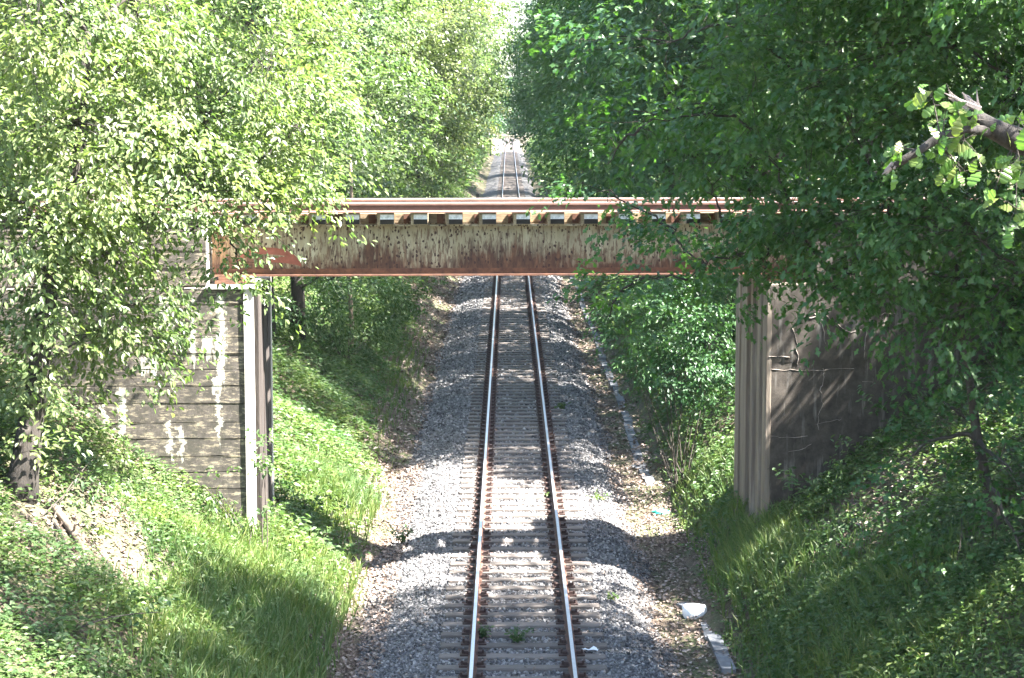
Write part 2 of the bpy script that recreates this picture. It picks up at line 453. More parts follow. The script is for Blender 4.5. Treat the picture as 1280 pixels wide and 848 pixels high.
# ballast stones: real little stones over the near part of the bed
def stones(n, y0, y1, size, power=1.0):
    y = y0 + (y1 - y0) * RNG.random(n) ** power
    x = RNG.uniform(BX[0] + .05, BX[-1] - .05, n)
    z = bed_z(x, y) + RNG.normal(0, .012, n)
    rails = np.minimum(np.abs(x - TX - .755), np.abs(x - TX + .755))
    keep = (rails > .10) | (RNG.random(n) < .2)
    z = np.where(rails < .12, z - .015, z)
    x, y, z = x[keep], y[keep], z[keep]; n = len(x)
    base = np.array([(1, 0, 0), (-1, 0, 0), (0, 1, 0), (0, -1, 0), (0, 0, 1), (0, 0, -1)], float)
    S = size * RNG.uniform(.6, 1.5, (n, 1, 1)) * RNG.uniform(.55, 1.1, (n, 1, 3))
    A = base[None] * S * RNG.uniform(.75, 1.25, (n, 6, 1)) + RNG.normal(0, size * .16, (n, 6, 3))
    q = RNG.normal(size=(n, 4)); q /= np.linalg.norm(q, axis=1, keepdims=True); w, a, b, c = q.T
    R = np.stack([1 - 2 * (b * b + c * c), 2 * (a * b - c * w), 2 * (a * c + b * w), 2 * (a * b + c * w), 1 - 2 * (a * a + c * c), 2 * (b * c - a * w),
                  2 * (a * c - b * w), 2 * (b * c + a * w), 1 - 2 * (a * a + b * b)], -1).reshape(n, 3, 3)
    V = np.einsum('nij,nkj->nki', R, A) + np.stack([x, y, z], -1)[:, None]
    f = np.array([(0, 2, 4), (2, 1, 4), (1, 3, 4), (3, 0, 4), (2, 0, 5), (1, 2, 5), (3, 1, 5), (0, 3, 5)])
    F = (f[None] + 6 * np.arange(n)[:, None, None]).reshape(-1, 3)
    r = np.minimum(np.abs(x - TX - .755), np.abs(x - TX + .755))
    mi = np.repeat((RNG.random(n) < np.clip(1.25 - r / .2, 0, 1)).astype(int), 8)
    return V.reshape(-1, 3), F, mi


parts = [stones(62000, 25, 50, .029), stones(26000, 50, 85, .042), stones(12000, 85, 150, .07)]
Vs, Fs, Ms, k = [], [], [], 0
for v, f, mi in parts:
    Vs.append(v); Fs.append(f + k); Ms.append(mi); k += len(v)
tag(obj("ballast_stone", me_from("ballast_stone", np.concatenate(Vs), np.concatenate(Fs), False, [M['stone'], M['stone_rust']], np.concatenate(Ms))), kind='stuff')

# ------------------------------------------------------------------ the lower track
RAIL = [(-.075, 0), (.075, 0), (.075, .012), (.02, .032), (.011, .05), (.011, .118), (.036, .130), (.036, .160), (.026, .168), (-.026, .168), (-.036, .160), (-.036, .130), (-.011, .118), (-.011, .05), (-.02, .032), (-.075, .012)]
track = tag(empty("railway_track", (TX, 25, -.17)), "single railway track running straight up the middle of the wooded cutting", "railway track")
for s in (-1, 1):
    r = MB().extrude_profile(RAIL, -18, 455, s * .755, 0).build("rail", M['rail_rust'], track)
    MB().box(s * .755 - .027, s * .755 + .027, -18, 455, .1665, .172).build("running_surface", M['rail_top'], r)
sl = []
for i in range(4):
    mb = MB().box(-1.28 + RNG.normal(0, .02), 1.28 + RNG.normal(0, .02), -.11, .11, -.14, 0.0, .014)
    o = mb.build("sleeper", M['sleeper'], track); sl.append(o)
NSL = 300; SP = .62
for i in range(NSL):
    o = sl[i] if i < 4 else sl[i % 4].copy()
    if i >= 4: COL.objects.link(o)
    o.location = (RNG.normal(0, .015), -2 + i * SP + RNG.normal(0, .012), -.004 + RNG.normal(0, .004)); o.rotation_euler = (0, 0, RNG.normal(0, .006))
far = MB()
for i in range(NSL, 770): far.box(-1.28, 1.28, -2 + i * SP - .125, -2 + i * SP + .125, -.14, -.004)
tag(far.build("far_sleeper", M['sleeper'], track), kind='stuff')
cl = MB()
for i in range(220):
    y = -2 + i * SP
    for s in (-1, 1):
        for t in (-1, 1):
            x = s * .755 + t * .125
            cl.box(x - .075, x + .075, y - .075, y + .075, -.004, .022)
            if i < 110:
                cl.box(x - .035 - t * .02, x + .035 - t * .02, y - .045, y + .045, .02, .062 + RNG.uniform(0, .01))
                cl.tube([(x + t * .03, y, .02), (x + t * .03, y, .085)], .02, 6)
            else:
                cl.box(x - .04, x + .04, y - .045, y + .045, .02, .07)
tag(cl.build("rail_fastening", M['clip'], track), kind='stuff')
for s, yy in ((-1, 11.0), (1, 9.0), (-1, 24), (1, 27)):                     # fishplates at rail joints
    for t in (-1, 1):
        MB().box(s * .755 + t * .02 - .012, s * .755 + t * .02 + .012, yy - .3, yy + .3, .03, .115).build("fishplate", M['clip'], track)

# ------------------------------------------------------------------ the girder bridge and its abutments (one turned frame)
BR = math.radians(2.4); BO = (0, 36.6, 0)
bridge = tag(empty("railway_bridge", BO, BR), "rusty cream plate girder railway bridge crossing over the track below", "bridge")
Y0 = -.72                                     # front girder's outer face, in the bridge's own frame (y = 0: middle of the deck)
GL, GR_, ZB, ZT = -5.34, 5.34, 5.13, 6.05


def girder(y, sgn):
    g = empty("girder"); g.parent = bridge
    w = MB().box(GL, GR_, y - .012, y + .012, ZB + .03, ZT - .03).build("web", M['girder'], g)
    MB().box(GL, GR_, y - .13, y + .13, ZT - .03, ZT).build("top_flange", M['girder'], g)
    MB().box(GL, GR_, y - .15, y + .15, ZB, ZB + .03).build("bottom_flange", M['flange'], g)
    mb = MB()                                 # flange angles riveted to the web
    MB().box(GL + .01, GR_ - .01, y - .026, y - .013, ZB + .031, ZB + .13).build("flange_angle", M['flange'], g)
    for x in (GL + .25, GR_ - .25, -1.9, 1.75):
        MB().box(x - .05, x + .05, y + sgn * .014, y + sgn * .10, ZB + .032, ZT - .032).build("web_stiffener", M['girder'], g)
    return g


g1 = girder(Y0 + .13, 1); g2 = girder(-Y0 - .13, -1)
for x in (-3.6, 0, 3.4):
    MB().box(x - .04, x + .04, Y0 + .16, -Y0 - .16, ZB + .25, ZT - .2).build("cross_frame", M['flange'], bridge)
for y in (Y0 + .13, -Y0 - .13):
    for s in (-1, 1):
        MB().box(s * 4.98 - .3, s * 4.98 + .3, y - .2, y + .2, 4.995, 5.06).box(s * 4.98 - .24, s * 4.98 + .24, y - .16, y + .16, 5.06, 5.128).build("bearing", M['flange'], bridge)
tz0, tz1 = 6.053, 6.262
XT = -.40 + .61 * np.arange(-8, 10)
mt_tie = None
for i, x in enumerate(XT):
    a = Y0 - .10 + RNG.normal(0, .012); e = -Y0 + .12 + RNG.normal(0, .02)
    t = MB().box(-.15, .15, a, e, tz0, tz1 - .002 + RNG.normal(0, .003)).build("bridge_sleeper", M['bridge_tie'], bridge, loc=(x, 0, 0), rot=(0, 0, RNG.normal(0, .008)))
    MB().add([(-.10, a - .012, tz0 + .012), (.145, a - .012, tz0 + .012), (.145, a - .030, tz0 + .10), (-.10, a - .030, tz0 + .10),
              (-.10, a - .001, tz0 + .012), (.145, a - .001, tz0 + .012), (.145, a - .001, tz0 + .10), (-.10, a - .001, tz0 + .10)],
             [(0, 1, 2, 3), (1, 5, 6, 2), (4, 0, 3, 7), (3, 2, 6, 7), (0, 4, 5, 1)]).build("end_plate", M['tar'], t)
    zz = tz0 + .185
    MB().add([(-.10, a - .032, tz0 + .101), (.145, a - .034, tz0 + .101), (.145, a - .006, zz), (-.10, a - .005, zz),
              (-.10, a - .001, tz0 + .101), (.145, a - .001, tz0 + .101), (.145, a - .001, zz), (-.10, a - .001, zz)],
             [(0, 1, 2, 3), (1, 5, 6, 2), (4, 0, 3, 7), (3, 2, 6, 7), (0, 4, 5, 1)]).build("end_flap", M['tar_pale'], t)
    if i < len(XT) - 1:                        # timber filler and its dark strap between two sleepers
        d = RNG.uniform(.16, .30)
        MB().box(x + .153, x + .457, Y0 + d, Y0 + d + .12, tz0 + .02, tz1 - .02).build("timber_filler", M['filler'], bridge)
        MB().box(x + .30 + RNG.uniform(-.05, .08), x + .425, Y0 + d - .03, Y0 + d - .002, tz0 + .01, tz1 - .03).box(x + .42, x + .445, Y0 + d - .06, Y0 + d - .031, tz0 + .05, tz0 + .10).build("tie_strap", M['flange'], bridge)
RX = (Y0 + .05, Y0 + .05 + 1.51)
for y in RX:
    r = MB().extrude_profile(RAIL, -8.6, 10, -y, 6.264 + .012, 'x').build("bridge_rail", M['bridge_rail'], bridge)
    MB().box(-8.6, 10, y - .03, y + .03, 6.264 + .1785, 6.264 + .1845).build("rail_head", M['bridge_rail_top'], r)
    MB().box(-8.6, 10, y - .115, y + .115, 6.2645, 6.2755).build("sunlit_foot_strip", M['rail_foot'], r)  # pale strip painted as the sunlit foot of the rail
    for x in XT:
        c = MB().box(x - .025, x + .025, y - .10, y - .03, 6.277, 6.315).tube([(x + .01, y - .062, 6.31), (x + .01, y - .062, 6.365)], .014, 6).build("rail_clip", M['pale_clip'], r)
# sprayed paint at the left end of the web
for (x0, z0, rx, rz, a0, a1) in ((-4.35, 5.36, .55, .22, .2, 2.9), (-4.1, 5.30, .35, .12, .1, 2.2)):
    th = np.linspace(a0, a1, 14); P = np.stack([x0 + rx * np.cos(th), 0 * th, z0 + rz * np.sin(th)], -1)
    w = .05 * np.sin(np.linspace(.25, 2.9, 14)) + .012
    yf = Y0 + .13 - .0125
    Vv = np.concatenate([P + np.stack([0 * th, 0 * th + yf - .003, w], -1), P + np.stack([0 * th, 0 * th + yf - .003, -w], -1)])
    me = me_from("spray_paint", Vv, np.array([(i, i + 1, 15 + i, 14 + i) for i in range(13)]), False, [M['red_paint']])
    obj("spray_paint", me, g1)

# abutments -------------------------------------------------------------------------------------------
FA = -1.4                                      # front faces, in the bridge's frame
BA = 1.3                                       # rear faces
ZS = 4.99                                      # bridge seat
DEPTH0 = -.8


def rough_face(nx, nz, x0, x1, z0, z1, yf, amp, seed, ragged=0.0):
    """a camera-side face with uneven relief, closed by a thin back"""
    r = np.random.default_rng(seed)
    gx = np.linspace(x0, x1, nx); gzv = np.linspace(z0, z1, nz)
    Xg, Zg = np.meshgrid(gx, gzv)
    ph = r.uniform(0, 6, 8)
    Yg = yf + amp * (np.sin(Xg * 2.3 + ph[0] + Zg) + .7 * np.sin(Xg * 5.1 - Zg * 3.3 + ph[1]) + .5 * np.sin(Xg * 9.7 + Zg * 4.1 + ph[2])) / 2 + r.normal(0, amp * .25, Xg.shape)
    Zg = Zg.copy()
    if ragged:
        Zg[-1] += r.normal(0, ragged, nx); Zg[0] += r.normal(0, ragged, nx)
    V = np.concatenate([np.stack([Xg, Yg, Zg], -1).reshape(-1, 3), [(x0, yf + .3, z0), (x1, yf + .3, z0), (x0, yf + .3, z1), (x1, yf + .3, z1)]])
    i = np.arange(nx * nz).reshape(nz, nx)
    F4 = np.stack([i[:-1, :-1], i[:-1, 1:], i[1:, 1:], i[1:, :-1]], -1).reshape(-1, 4)
    n = nx * nz
    top = [(i[-1, k], i[-1, k + 1], n + 3, n + 2) for k in range(nx - 1)]
    bot = [(i[0, k + 1], i[0, k], n, n + 1) for k in range(nx - 1)]
    return V, np.concatenate([F4, np.array(top[:1] + bot[:1])]), V[: n].reshape(nz, nx, 3)


left = tag(empty("abutment_wall", BO, BR), "grey board marked concrete abutment with white lime streaks under the bridge's left end", "abutment")
MB().box(-13, -4.70, FA + .12, BA, DEPTH0, ZS - .02).build("core", M['wall_left'], left)
z = DEPTH0; ci = 0
while z < ZS - .05:                            # each lift of boards its own course
    h = min(.30 + RNG.normal(0, .025), ZS - .02 - z)
    if ZS - z - h < .12: h = ZS - .02 - z
    nx = 34; X = np.linspace(-12.9, -4.70, nx)
    off = RNG.normal(0, .0015); tilt = RNG.normal(0, .0012)
    j = RNG.normal(0, .0016, (4, nx)); j[1] *= 4
    fin = np.clip(np.convolve(RNG.normal(0, 1.6, nx + 4), np.ones(5) / 5, 'valid') + RNG.normal(.1, .5), -.4, 1.1)
    rows = [(FA + off + .007 + j[0], z + .002 + j[1]), (FA + off + j[2], z + .012 + j[1]), (FA + off + tilt + j[3], z + h - .02 + j[1] * .6), (FA + off - .005 * fin, z + h - .003 + j[1] * .6), (FA + .3 + 0 * X, z + h - .004 + 0 * X)]
    V = np.concatenate([np.stack([X, np.asarray(a) + 0 * X, np.asarray(b) + 0 * X], -1) for a, b in rows])
    F = np.array([(r * nx + k, r * nx + k + 1, (r + 1) * nx + k + 1, (r + 1) * nx + k) for r in range(4) for k in range(nx - 1)])
    obj("concrete_course", me_from("concrete_course", V, F, False, [M['wall_left']]), left)
    z += h; ci += 1
# pale corner strip (sunlight also put into its colour), seat slab, back wall
MB().add([(-4.72, FA - .03, DEPTH0), (-4.66, FA - .03, DEPTH0), (-4.55, FA + .06, DEPTH0), (-4.55, FA + .25, DEPTH0), (-4.72, FA + .25, DEPTH0),
          (-4.72, FA - .03, ZS - .02), (-4.66, FA - .03, ZS - .02), (-4.55, FA + .06, ZS - .02), (-4.55, FA + .25, ZS - .02), (-4.72, FA + .25, ZS - .02)],
         [(0, 1, 6, 5), (1, 2, 7, 6), (2, 3, 8, 7), (3, 4, 9, 8), (4, 0, 5, 9)]).build("corner_strip", M['edge'], left)
MB().box(-5.40, -4.44, FA - .05, BA, ZS - .018, ZS).build("seat_slab", M['edge'], left)
MB().box(-4.72, -4.44, BA - .20, BA + .02, DEPTH0, ZS - .02).build("corner_strip", M['edge'], left)
MB().box(-4.548, -4.466, FA + .065, FA + .255, DEPTH0, ZS - .019, .012).build("face_board", M['inner_left'], left)  # extra board, its dark colour carries the shade behind the strip
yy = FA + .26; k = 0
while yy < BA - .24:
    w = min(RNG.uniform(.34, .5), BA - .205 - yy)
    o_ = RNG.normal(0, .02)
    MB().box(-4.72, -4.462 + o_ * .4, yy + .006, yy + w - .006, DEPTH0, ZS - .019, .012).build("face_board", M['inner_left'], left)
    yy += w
z = ZS
for h in (.32, .31, .33, .29):
    nx = 24; X = np.linspace(-12.9, -5.40, nx); off = RNG.normal(0, .003) + FA + .35
    j = RNG.normal(0, .002, (4, nx)); j[1] *= 3
    rows = [(off + .007 + j[0], z + .002 + j[1]), (off + j[2], z + .014 + j[1]), (off + .002 + j[3], z + h - .014 + j[1] * .5), (off - .008 + j[0], z + h - .003 + 0 * X), (off + .5 + 0 * X, z + h - .003 + 0 * X)]
    V = np.concatenate([np.stack([X, a + 0 * X, b + 0 * X], -1) for a, b in rows])
    F = np.array([(r * nx + q, r * nx + q + 1, (r + 1) * nx + q + 1, (r + 1) * nx + q) for r in range(4) for q in range(nx - 1)])
    obj("concrete_course", me_from("concrete_course", V, F, False, [M['wall_left']]), left)
    z += h
MB().box(-13, -5.42, FA + .44, BA - .05, ZS, ZS + 1.24).build("back_wall", M['wall_left'], left)
MB().box(-5.43, -5.385, FA + .36, BA - .04, ZS + .001, ZS + 1.23).build("back_wall_edge", M['edge'], left)
MB().box(-13, -5.38, FA + .30, BA, ZS + 1.2405, ZS + 1.275).build("cap", M['edge'], left)

BA = 1.95
right = tag(empty("abutment_wall", BO, BR), "dark cracked rendered concrete abutment under the bridge's right end, half in shade", "abutment")
MB().box(4.62, 13, FA + .13, BA, DEPTH0, ZS - .02).build("core", M['wall_right'], right)
V, F, GRID = rough_face(90, 64, 4.60, 12.9, DEPTH0, ZS, FA, .011, 5)
# one large bulge and a broken lip across the upper part, as the old render has
P = V[:90 * 64]
P[:, 1] += -.045 * np.exp(-((P[:, 0] - 6.0) / .55) ** 2 - ((P[:, 2] - 3.95) / .30) ** 2) + .05 * np.exp(-((P[:, 0] - 6.75) / .10) ** 2 - ((P[:, 2] - 4.2) / .8) ** 2)
P[:, 1] += .02 * (P[:, 2] < 3.62 + .06 * np.sin(P[:, 0] * 3)) * (P[:, 0] < 6.9)
obj("rendered_face", me_from("rendered_face", V, F, True, [M['wall_right']]), right)


def face_y(x, z):
    i = np.clip(np.searchsorted(GRID[0, :, 0], x), 1, 89); q = np.clip(np.searchsorted(GRID[:, 0, 2], z), 1, 63)
    return min(GRID[q - 1, i - 1, 1], GRID[q, i, 1], GRID[q - 1, i, 1], GRID[q, i - 1, 1], P[(q - 1) * 90 + i, 1], P[q * 90 + i, 1], P[q * 90 + i - 1, 1])


def wall_xz(px, py):                           # place on the face for a point of the picture
    p = pt(px, py, 35.35); q = Matrix.Rotation(-BR, 3, 'Z') @ (p - Vector(BO)); return q.x, p.z


for pl, w in ((((962, 463), (1000, 464), (1040, 464), (1078, 460)), .010), (((958, 547), (985, 548), (1020, 547)), .010), (((962, 446), (996, 448)), .012),
              (((990, 408), (996, 425), (999, 445), (1000, 462)), .013), (((1020, 393), (1030, 410), (1034, 436)), .014), (((1010, 400), (1028, 393), (1048, 405), (1060, 416), (1085, 412)), .014),
              (((1030, 462), (1032, 472), (1027, 490), (1030, 505), (1024, 520), (1024, 545)), .014), (((1080, 478), (1097, 480)), .012), (((1020, 530), (1045, 528), (1058, 524)), .008),
              (((1092, 394), (1086, 410), (1082, 436), (1082, 450)), .017), (((1100, 395), (1115, 392), (1130, 396)), .010), (((985, 566), (1005, 562), (1018, 555)), .009), (((1050, 380), (1066, 384), (1080, 378)), .012)):
    pts = []
    for a, b in zip(pl[:-1], pl[1:]):
        for t in np.linspace(0, 1, 5)[:-1]:
            x, zz = wall_xz(a[0] + (b[0] - a[0]) * t, a[1] + (b[1] - a[1]) * t); pts.append((x + RNG.normal(0, .012), zz + RNG.normal(0, .012)))
    pts = np.array(pts); n = len(pts)
    wv = w * RNG.uniform(.25, .8, n); d = np.gradient(pts, axis=0); d /= np.linalg.norm(d, axis=1, keepdims=True) + 1e-9
    nn = np.stack([-d[:, 1], d[:, 0]], -1)
    yv = np.array([face_y(*q) for q in pts])
    L = pts + nn * wv[:, None]; R_ = pts - nn * wv[:, None]
    V = np.concatenate([np.stack([L[:, 0], yv + .01, L[:, 1]], -1), np.stack([pts[:, 0], yv - .006, pts[:, 1]], -1), np.stack([R_[:, 0], yv + .01, R_[:, 1]], -1)])
    F = np.array([(r * n + i, r * n + i + 1, (r + 1) * n + i + 1, (r + 1) * n + i) for r in range(2) for i in range(n - 1)])
    obj("lime_crack", me_from("lime_crack", V, F, False, [M['crack']]), right)
yy = FA + .0; k = 0
for w, o_ in ((.42, 0), (.20, -.05), (.55, .02), (.16, -.06), (.62, .03), (.22, -.04), (.7, .0), (.5, -.03), (.52, .02)):
    w = min(w, BA - yy)
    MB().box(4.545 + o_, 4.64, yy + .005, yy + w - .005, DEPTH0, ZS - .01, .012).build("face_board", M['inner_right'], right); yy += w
MB().box(4.50, 5.42, FA + .02, BA, ZS + .002, ZS + .012).build("seat_slab", M['inner_right'], right)
MB().box(5.44, 13, FA + .4, BA, ZS + .001, ZS + 1.24).build("back_wall", M['wall_right'], right)
MB().box(5.42, 13, FA + .34, BA + .04, ZS + 1.2405, ZS + 1.275).build("cap", M['inner_right'], right)

# ------------------------------------------------------------------ leaves
SH_DIAMOND = (np.array([(0, 0, 0), (.5, .5, 1), (1, 0, 0), (.5, -.5, 1)]), np.array([(0, 1, 2), (0, 2, 3)]))
SH_OVAL = (np.array([(0, 0, 0), (.3, .44, 1), (.68, .40, 1), (1, 0, 0), (.68, -.40, 1), (.3, -.44, 1)]), np.array([(0, 1, 2, 3), (0, 3, 4, 5)]))
SH_LOBED = (np.array([(0, 0, 0), (.22, .26, 1), (.36, .18, .6), (.55, .52, 1), (.70, .28, .6), (1, .16, .5), (1, -.16, .5), (.70, -.28, .6), (.55, -.52, 1), (.36, -.18, .6), (.22, -.26, 1)]),
            np.array([(0, 1, 2, 3), (0, 3, 4, 5), (0, 5, 6, 7), (0, 7, 8, 9)]))
SH_LOBED = (np.array([(0, 0, 0), (.30, .34, 1), (.40, .16, .5), (.62, .50, 1), (.72, .22, .5), (1.0, .0, .2), (.72, -.22, .5), (.62, -.50, 1), (.40, -.16, .5), (.30, -.34, 1)]),
            np.array([(0, 1, 2, 8), (0, 2, 8, 9), (2, 3, 4, 8), (4, 5, 6, 8), (6, 7, 8, 4)]))
SH_LOBED = (SH_LOBED[0], np.array([(0, 1, 2), (0, 2, 8), (0, 8, 9), (2, 3, 4), (2, 4, 6), (2, 6, 8), (6, 7, 8), (4, 5, 6)]))


_o = [(0, 0), (.10, .05), (.24, .20), (.31, .17), (.42, .36), (.50, .37), (.55, .25), (.64, .46), (.73, .45), (.77, .30), (.87, .32), (.94, .25), (1.0, .06)]
_ov = [(u, v, abs(v) * 1.4) for u, v in _o] + [(u, -v, abs(v) * 1.4) for u, v in _o[::-1][:-1]]
_n = len(_o)
_of = [(i, i + 1, 2 * _n - 2 - i, 2 * _n - 1 - i) for i in range(1, _n - 1)]
SH_OAKLEAF = (np.array(_ov, float), np.array([q for f in [(0, 1, 2 * _n - 2, 2 * _n - 2)] + _of for q in ((f[0], f[1], f[2]), (f[0], f[2], f[3])) if len(set(q)) == 3]))


def unit(a): return a / (np.linalg.norm(a, axis=-1, keepdims=True) + 1e-9)


def leaves(pos, d, nrm, length, width, shape, fold=.18, curl=.12):
    sv, sf = shape; n = len(pos); k = len(sv)
    d = unit(d); s = unit(np.cross(nrm, d)); nn = np.cross(d, s)
    L = np.broadcast_to(np.asarray(length, float), (n,))[:, None, None]; Wd = np.broadcast_to(np.asarray(width, float), (n,))[:, None, None]
    u = sv[None, :, 0:1]; v = sv[None, :, 1:2]; w = sv[None, :, 2:3]
    V = pos[:, None] + d[:, None] * (u * L) + s[:, None] * (v * Wd) + nn[:, None] * (w * fold * Wd - curl * u * u * L)
    F = (sf[None] + k * np.arange(n)[:, None, None]).reshape(-1, sf.shape[1])
    return V.reshape(-1, 3), F


class Acc:
    def __init__(s): s.V, s.F, s.n = [], [], 0

    def add(s, VF):
        s.V.append(VF[0]); s.F.append(VF[1] + s.n); s.n += len(VF[0])

    def mesh(s, name, mat): return me_from(name, np.concatenate(s.V), np.concatenate(s.F), False, [mat])


def bez(a, b, c, n): 
    t = np.linspace(0, 1, n)[:, None]; return (1 - t) ** 2 * a + 2 * t * (1 - t) * b + t * t * c


def spray_leaves(C, D, L, K, size, ratio, shape, r, droop=.25, flat=.35):
    """twigs: at each of the points C a twig of length L along D carries K leaves to both sides"""
    S = len(C)
    t = r.random((S, K)) ** .8; side = np.where(np.arange(K) % 2 == 0, 1., -1.)[None] * np.ones((S, 1))
    D = unit(D); up = np.array([0, 0, 1.])
    hz = unit(np.cross(D, up) + r.normal(0, .15, D.shape))
    pos = C[:, None] + D[:, None] * (L[:, None, None] * t[..., None]) - up * (droop * L[:, None, None] * (t ** 2)[..., None])
    spread = (1.05 - t)[..., None] * side[..., None] * hz[:, None] * r.uniform(0, .55, (S, K, 1)) * L[:, None, None]
    pos = pos + spread + r.normal(0, size * .5, pos.shape)
    d = D[:, None] * .7 + hz[:, None] * side[..., None] * .7 + r.normal(0, .35, pos.shape) - up * (.35 + r.random((S, K, 1)) * .35)
    nr = up + r.normal(0, flat, pos.shape) + D[:, None] * .35
    ln = size * r.uniform(.65, 1.2, S * K)
    return leaves(pos.reshape(-1, 3), d.reshape(-1, 3), nr.reshape(-1, 3), ln, ln * ratio, shape)


def lobe_points(c, rad, n, r, inner=.35):
    """spray starts in an ellipsoid, most of them near its skin, with open patches"""
    q = max(4, n // 5)
    v0 = unit(r.normal(size=(q, 3))); f0 = inner + (1 - inner) * r.random(q) ** .45
    k = r.integers(0, q, n * 2)
    p = v0[k] * f0[k][:, None] + r.normal(0, .40 / math.sqrt(q / 6 + 1), (n * 2, 3)) * np.array([1, 1, .6])
    f = np.linalg.norm(p, axis=1); v = unit(p); f = np.minimum(f, 1.12)
    ph = r.uniform(0, 6, 6)
    g = np.sin(v[:, 0] * 4 + ph[0]) + np.sin(v[:, 1] * 4 + ph[1]) + np.sin(v[:, 2] * 5 + ph[2]) + np.sin((v[:, 0] + v[:, 2]) * 7 + ph[3]) * .7
    keep = (g > -1.05)
    v, f, g = v[keep][:n], f[keep][:n], g[keep][:n]
    return c + v * f[:, None] * rad * (1 + .10 * g[:, None]), v


def tree(name, label, cat, base, lobes, leaf, size, per_m2, K=12, ratio=.55, shape=SH_OVAL, twig=.7, trunk_r=.2, bark='bark_dark', group=None,
         droop=.25, seed=1, trunk_pts=None, fork=.55, twigs=True, limb_r=.35, flat=.35, sub=True, smin=0, outlim=None):
    """lobes: (centre, radius) or (centre, (rx, ry, rz)); > trunk, each limb a branch, twigs, crown"""
    r = np.random.default_rng(seed)
    base = np.array(base, float); root = tag(empty(name, base), label, cat, group)
    C = np.array([l[0] for l in lobes], float)
    RA = [np.broadcast_to(np.asarray(l[1], float), (3,)) for l in lobes]
    top = C[np.argmax(C[:, 2])] if trunk_pts is None else None
    if trunk_pts is None:
        apex = C.mean(0) * .5 + top * .5
        P = bez(base, base + np.array([(apex[0] - base[0]) * .15, (apex[1] - base[1]) * .15, (apex[2] - base[2]) * .6]), apex, 9)
        P[1:-1] += r.normal(0, .05, (7, 3))
    else:
        P = np.array(trunk_pts, float)
    tt = np.linspace(0, 1, len(P))
    R = trunk_r * (1 - .75 * tt) * (1 + .5 * np.exp(-tt * 18))
    P0 = P.copy(); P0[0, 2] -= .3
    MB().tube(P0 - base, R, 9).build("trunk", M[bark], root, True)
    acc = Acc(); tw = MB(); ntw = 0
    order = np.argsort(np.linalg.norm((C - P.mean(0))[:, :2], axis=1)); nodes = [(P[i], R[i], T0) for i, T0 in zip(range(2, len(P)), P[2:] - P[1:-1])]
    for c, ra in ((C[i], RA[i]) for i in order):
        a, ar, at = min(nodes, key=lambda q: np.linalg.norm(q[0] - c) + 1.5 * max(0., q[0][2] - c[2] - .6) + .35 * np.linalg.norm((q[0] - P.mean(0))[:2]))
        m = a * .5 + c * .5 + np.array([0, 0, .10 * np.linalg.norm(c - a)]) + r.normal(0, .06 * np.linalg.norm(c - a) + .03, 3)
        Q = bez(a, m, c, 8); Q[1:-1] += r.normal(0, .03, (6, 3))
        lr = float(np.clip(ar * (limb_r + .25), .022, .14))
        nodes += [(Q[i], lr * (1 - .09 * i), None) for i in (3, 5, 7)]
        MB().tube(Q - base, np.linspace(lr, lr * .35, 8), 6, False).build("branch", M[bark], root, True)
        area = 4 * math.pi * (np.prod(ra) ** (2 / 3))
        n = max(6, int(area * per_m2 / K))
        S, v = lobe_points(c, ra, n, r)
        if outlim is not None: 
            kk = outlim(S); S, v = S[kk], v[kk]
        D = unit(v * np.array([1, 1, .45]) + r.normal(0, .35, v.shape) + np.array([0, 0, .05]))
        L = twig * r.uniform(.6, 1.3, len(S))
        acc.add(tuple(x - 0 for x in spray_leaves(S - base, D, L, K, size, ratio, shape, r, droop, flat)))
        if twigs:
            for q in range(0, len(S), 4 if sub else 6):
                e = S[q] + D[q] * L[q] - np.array([0, 0, droop * L[q]])
                j = Q[r.integers(4, 8)]
                T = bez(j, (j + S[q]) / 2 + np.array([0, 0, .1]) + r.normal(0, .12, 3), S[q], 5)
                T = np.concatenate([T, [S[q] * .45 + e * .55 + np.array([0, 0, .03])], [e]])
                tw.tube(T - base, np.linspace(.009, .003, 7), 3, False); ntw += 1
    if ntw: tag(tw.build("twig", M[bark], root), kind='stuff')
    obj("crown", acc.mesh("crown", M[leaf]), root)
    return root


def LB(*specs): return [(pt(px, py, Y), ra) for (px, py, Y, ra) in specs]


def gpt(px, py, Y):
    p = pt(px, py, Y); p.z = float(gz(p.x, p.y)); return p


# near left tree
b = gpt(18, 640, 28.8)
tree("hornbeam_tree", "bright sunlit leafy tree leaning over the bridge's left end, dark trunk at left edge", "tree", b,
     LB((60, 340, 29, 1.25), (190, 270, 30.5, 1.15), (285, 290, 31.5, .62), (100, 140, 29.5, 1.9), (265, 130, 31.5, 1.5), (-60, 240, 29, 1.8), (20, -40, 29, 2.1), (190, -20, 31, 1.9), (150, 385, 30.5, .75), (315, 215, 32, .75), (60, 450, 29.5, .75), (360, 170, 32.5, .8), (340, 60, 32.5, 1.3), (20, 560, 28.6, .45), (395, 215, 32.8, .45), (255, 235, 31, .8), (225, 285, 30.8, .6), (120, 420, 30, .6), (150, 330, 30, .7), (230, 360, 31, .45), (300, 335, 31.5, .30), (40, 500, 29.2, .5), (20, 250, 29, 1.0), (110, 240, 29.6, .9), (0, 330, 28.8, .9)),
     'leaf_left', .118, 115, 28, .55, SH_OVAL, .80, .24, 'bark_dark', droop=.42, flat=.28, seed=3, limb_r=.42,
     trunk_pts=[b, pt(30, 590, 28.9), pt(38, 530, 29), pt(48, 470, 29.1), pt(55, 400, 29.2), pt(75, 300, 29.4), pt(100, 180, 29.6), pt(110, 40, 29.8)])

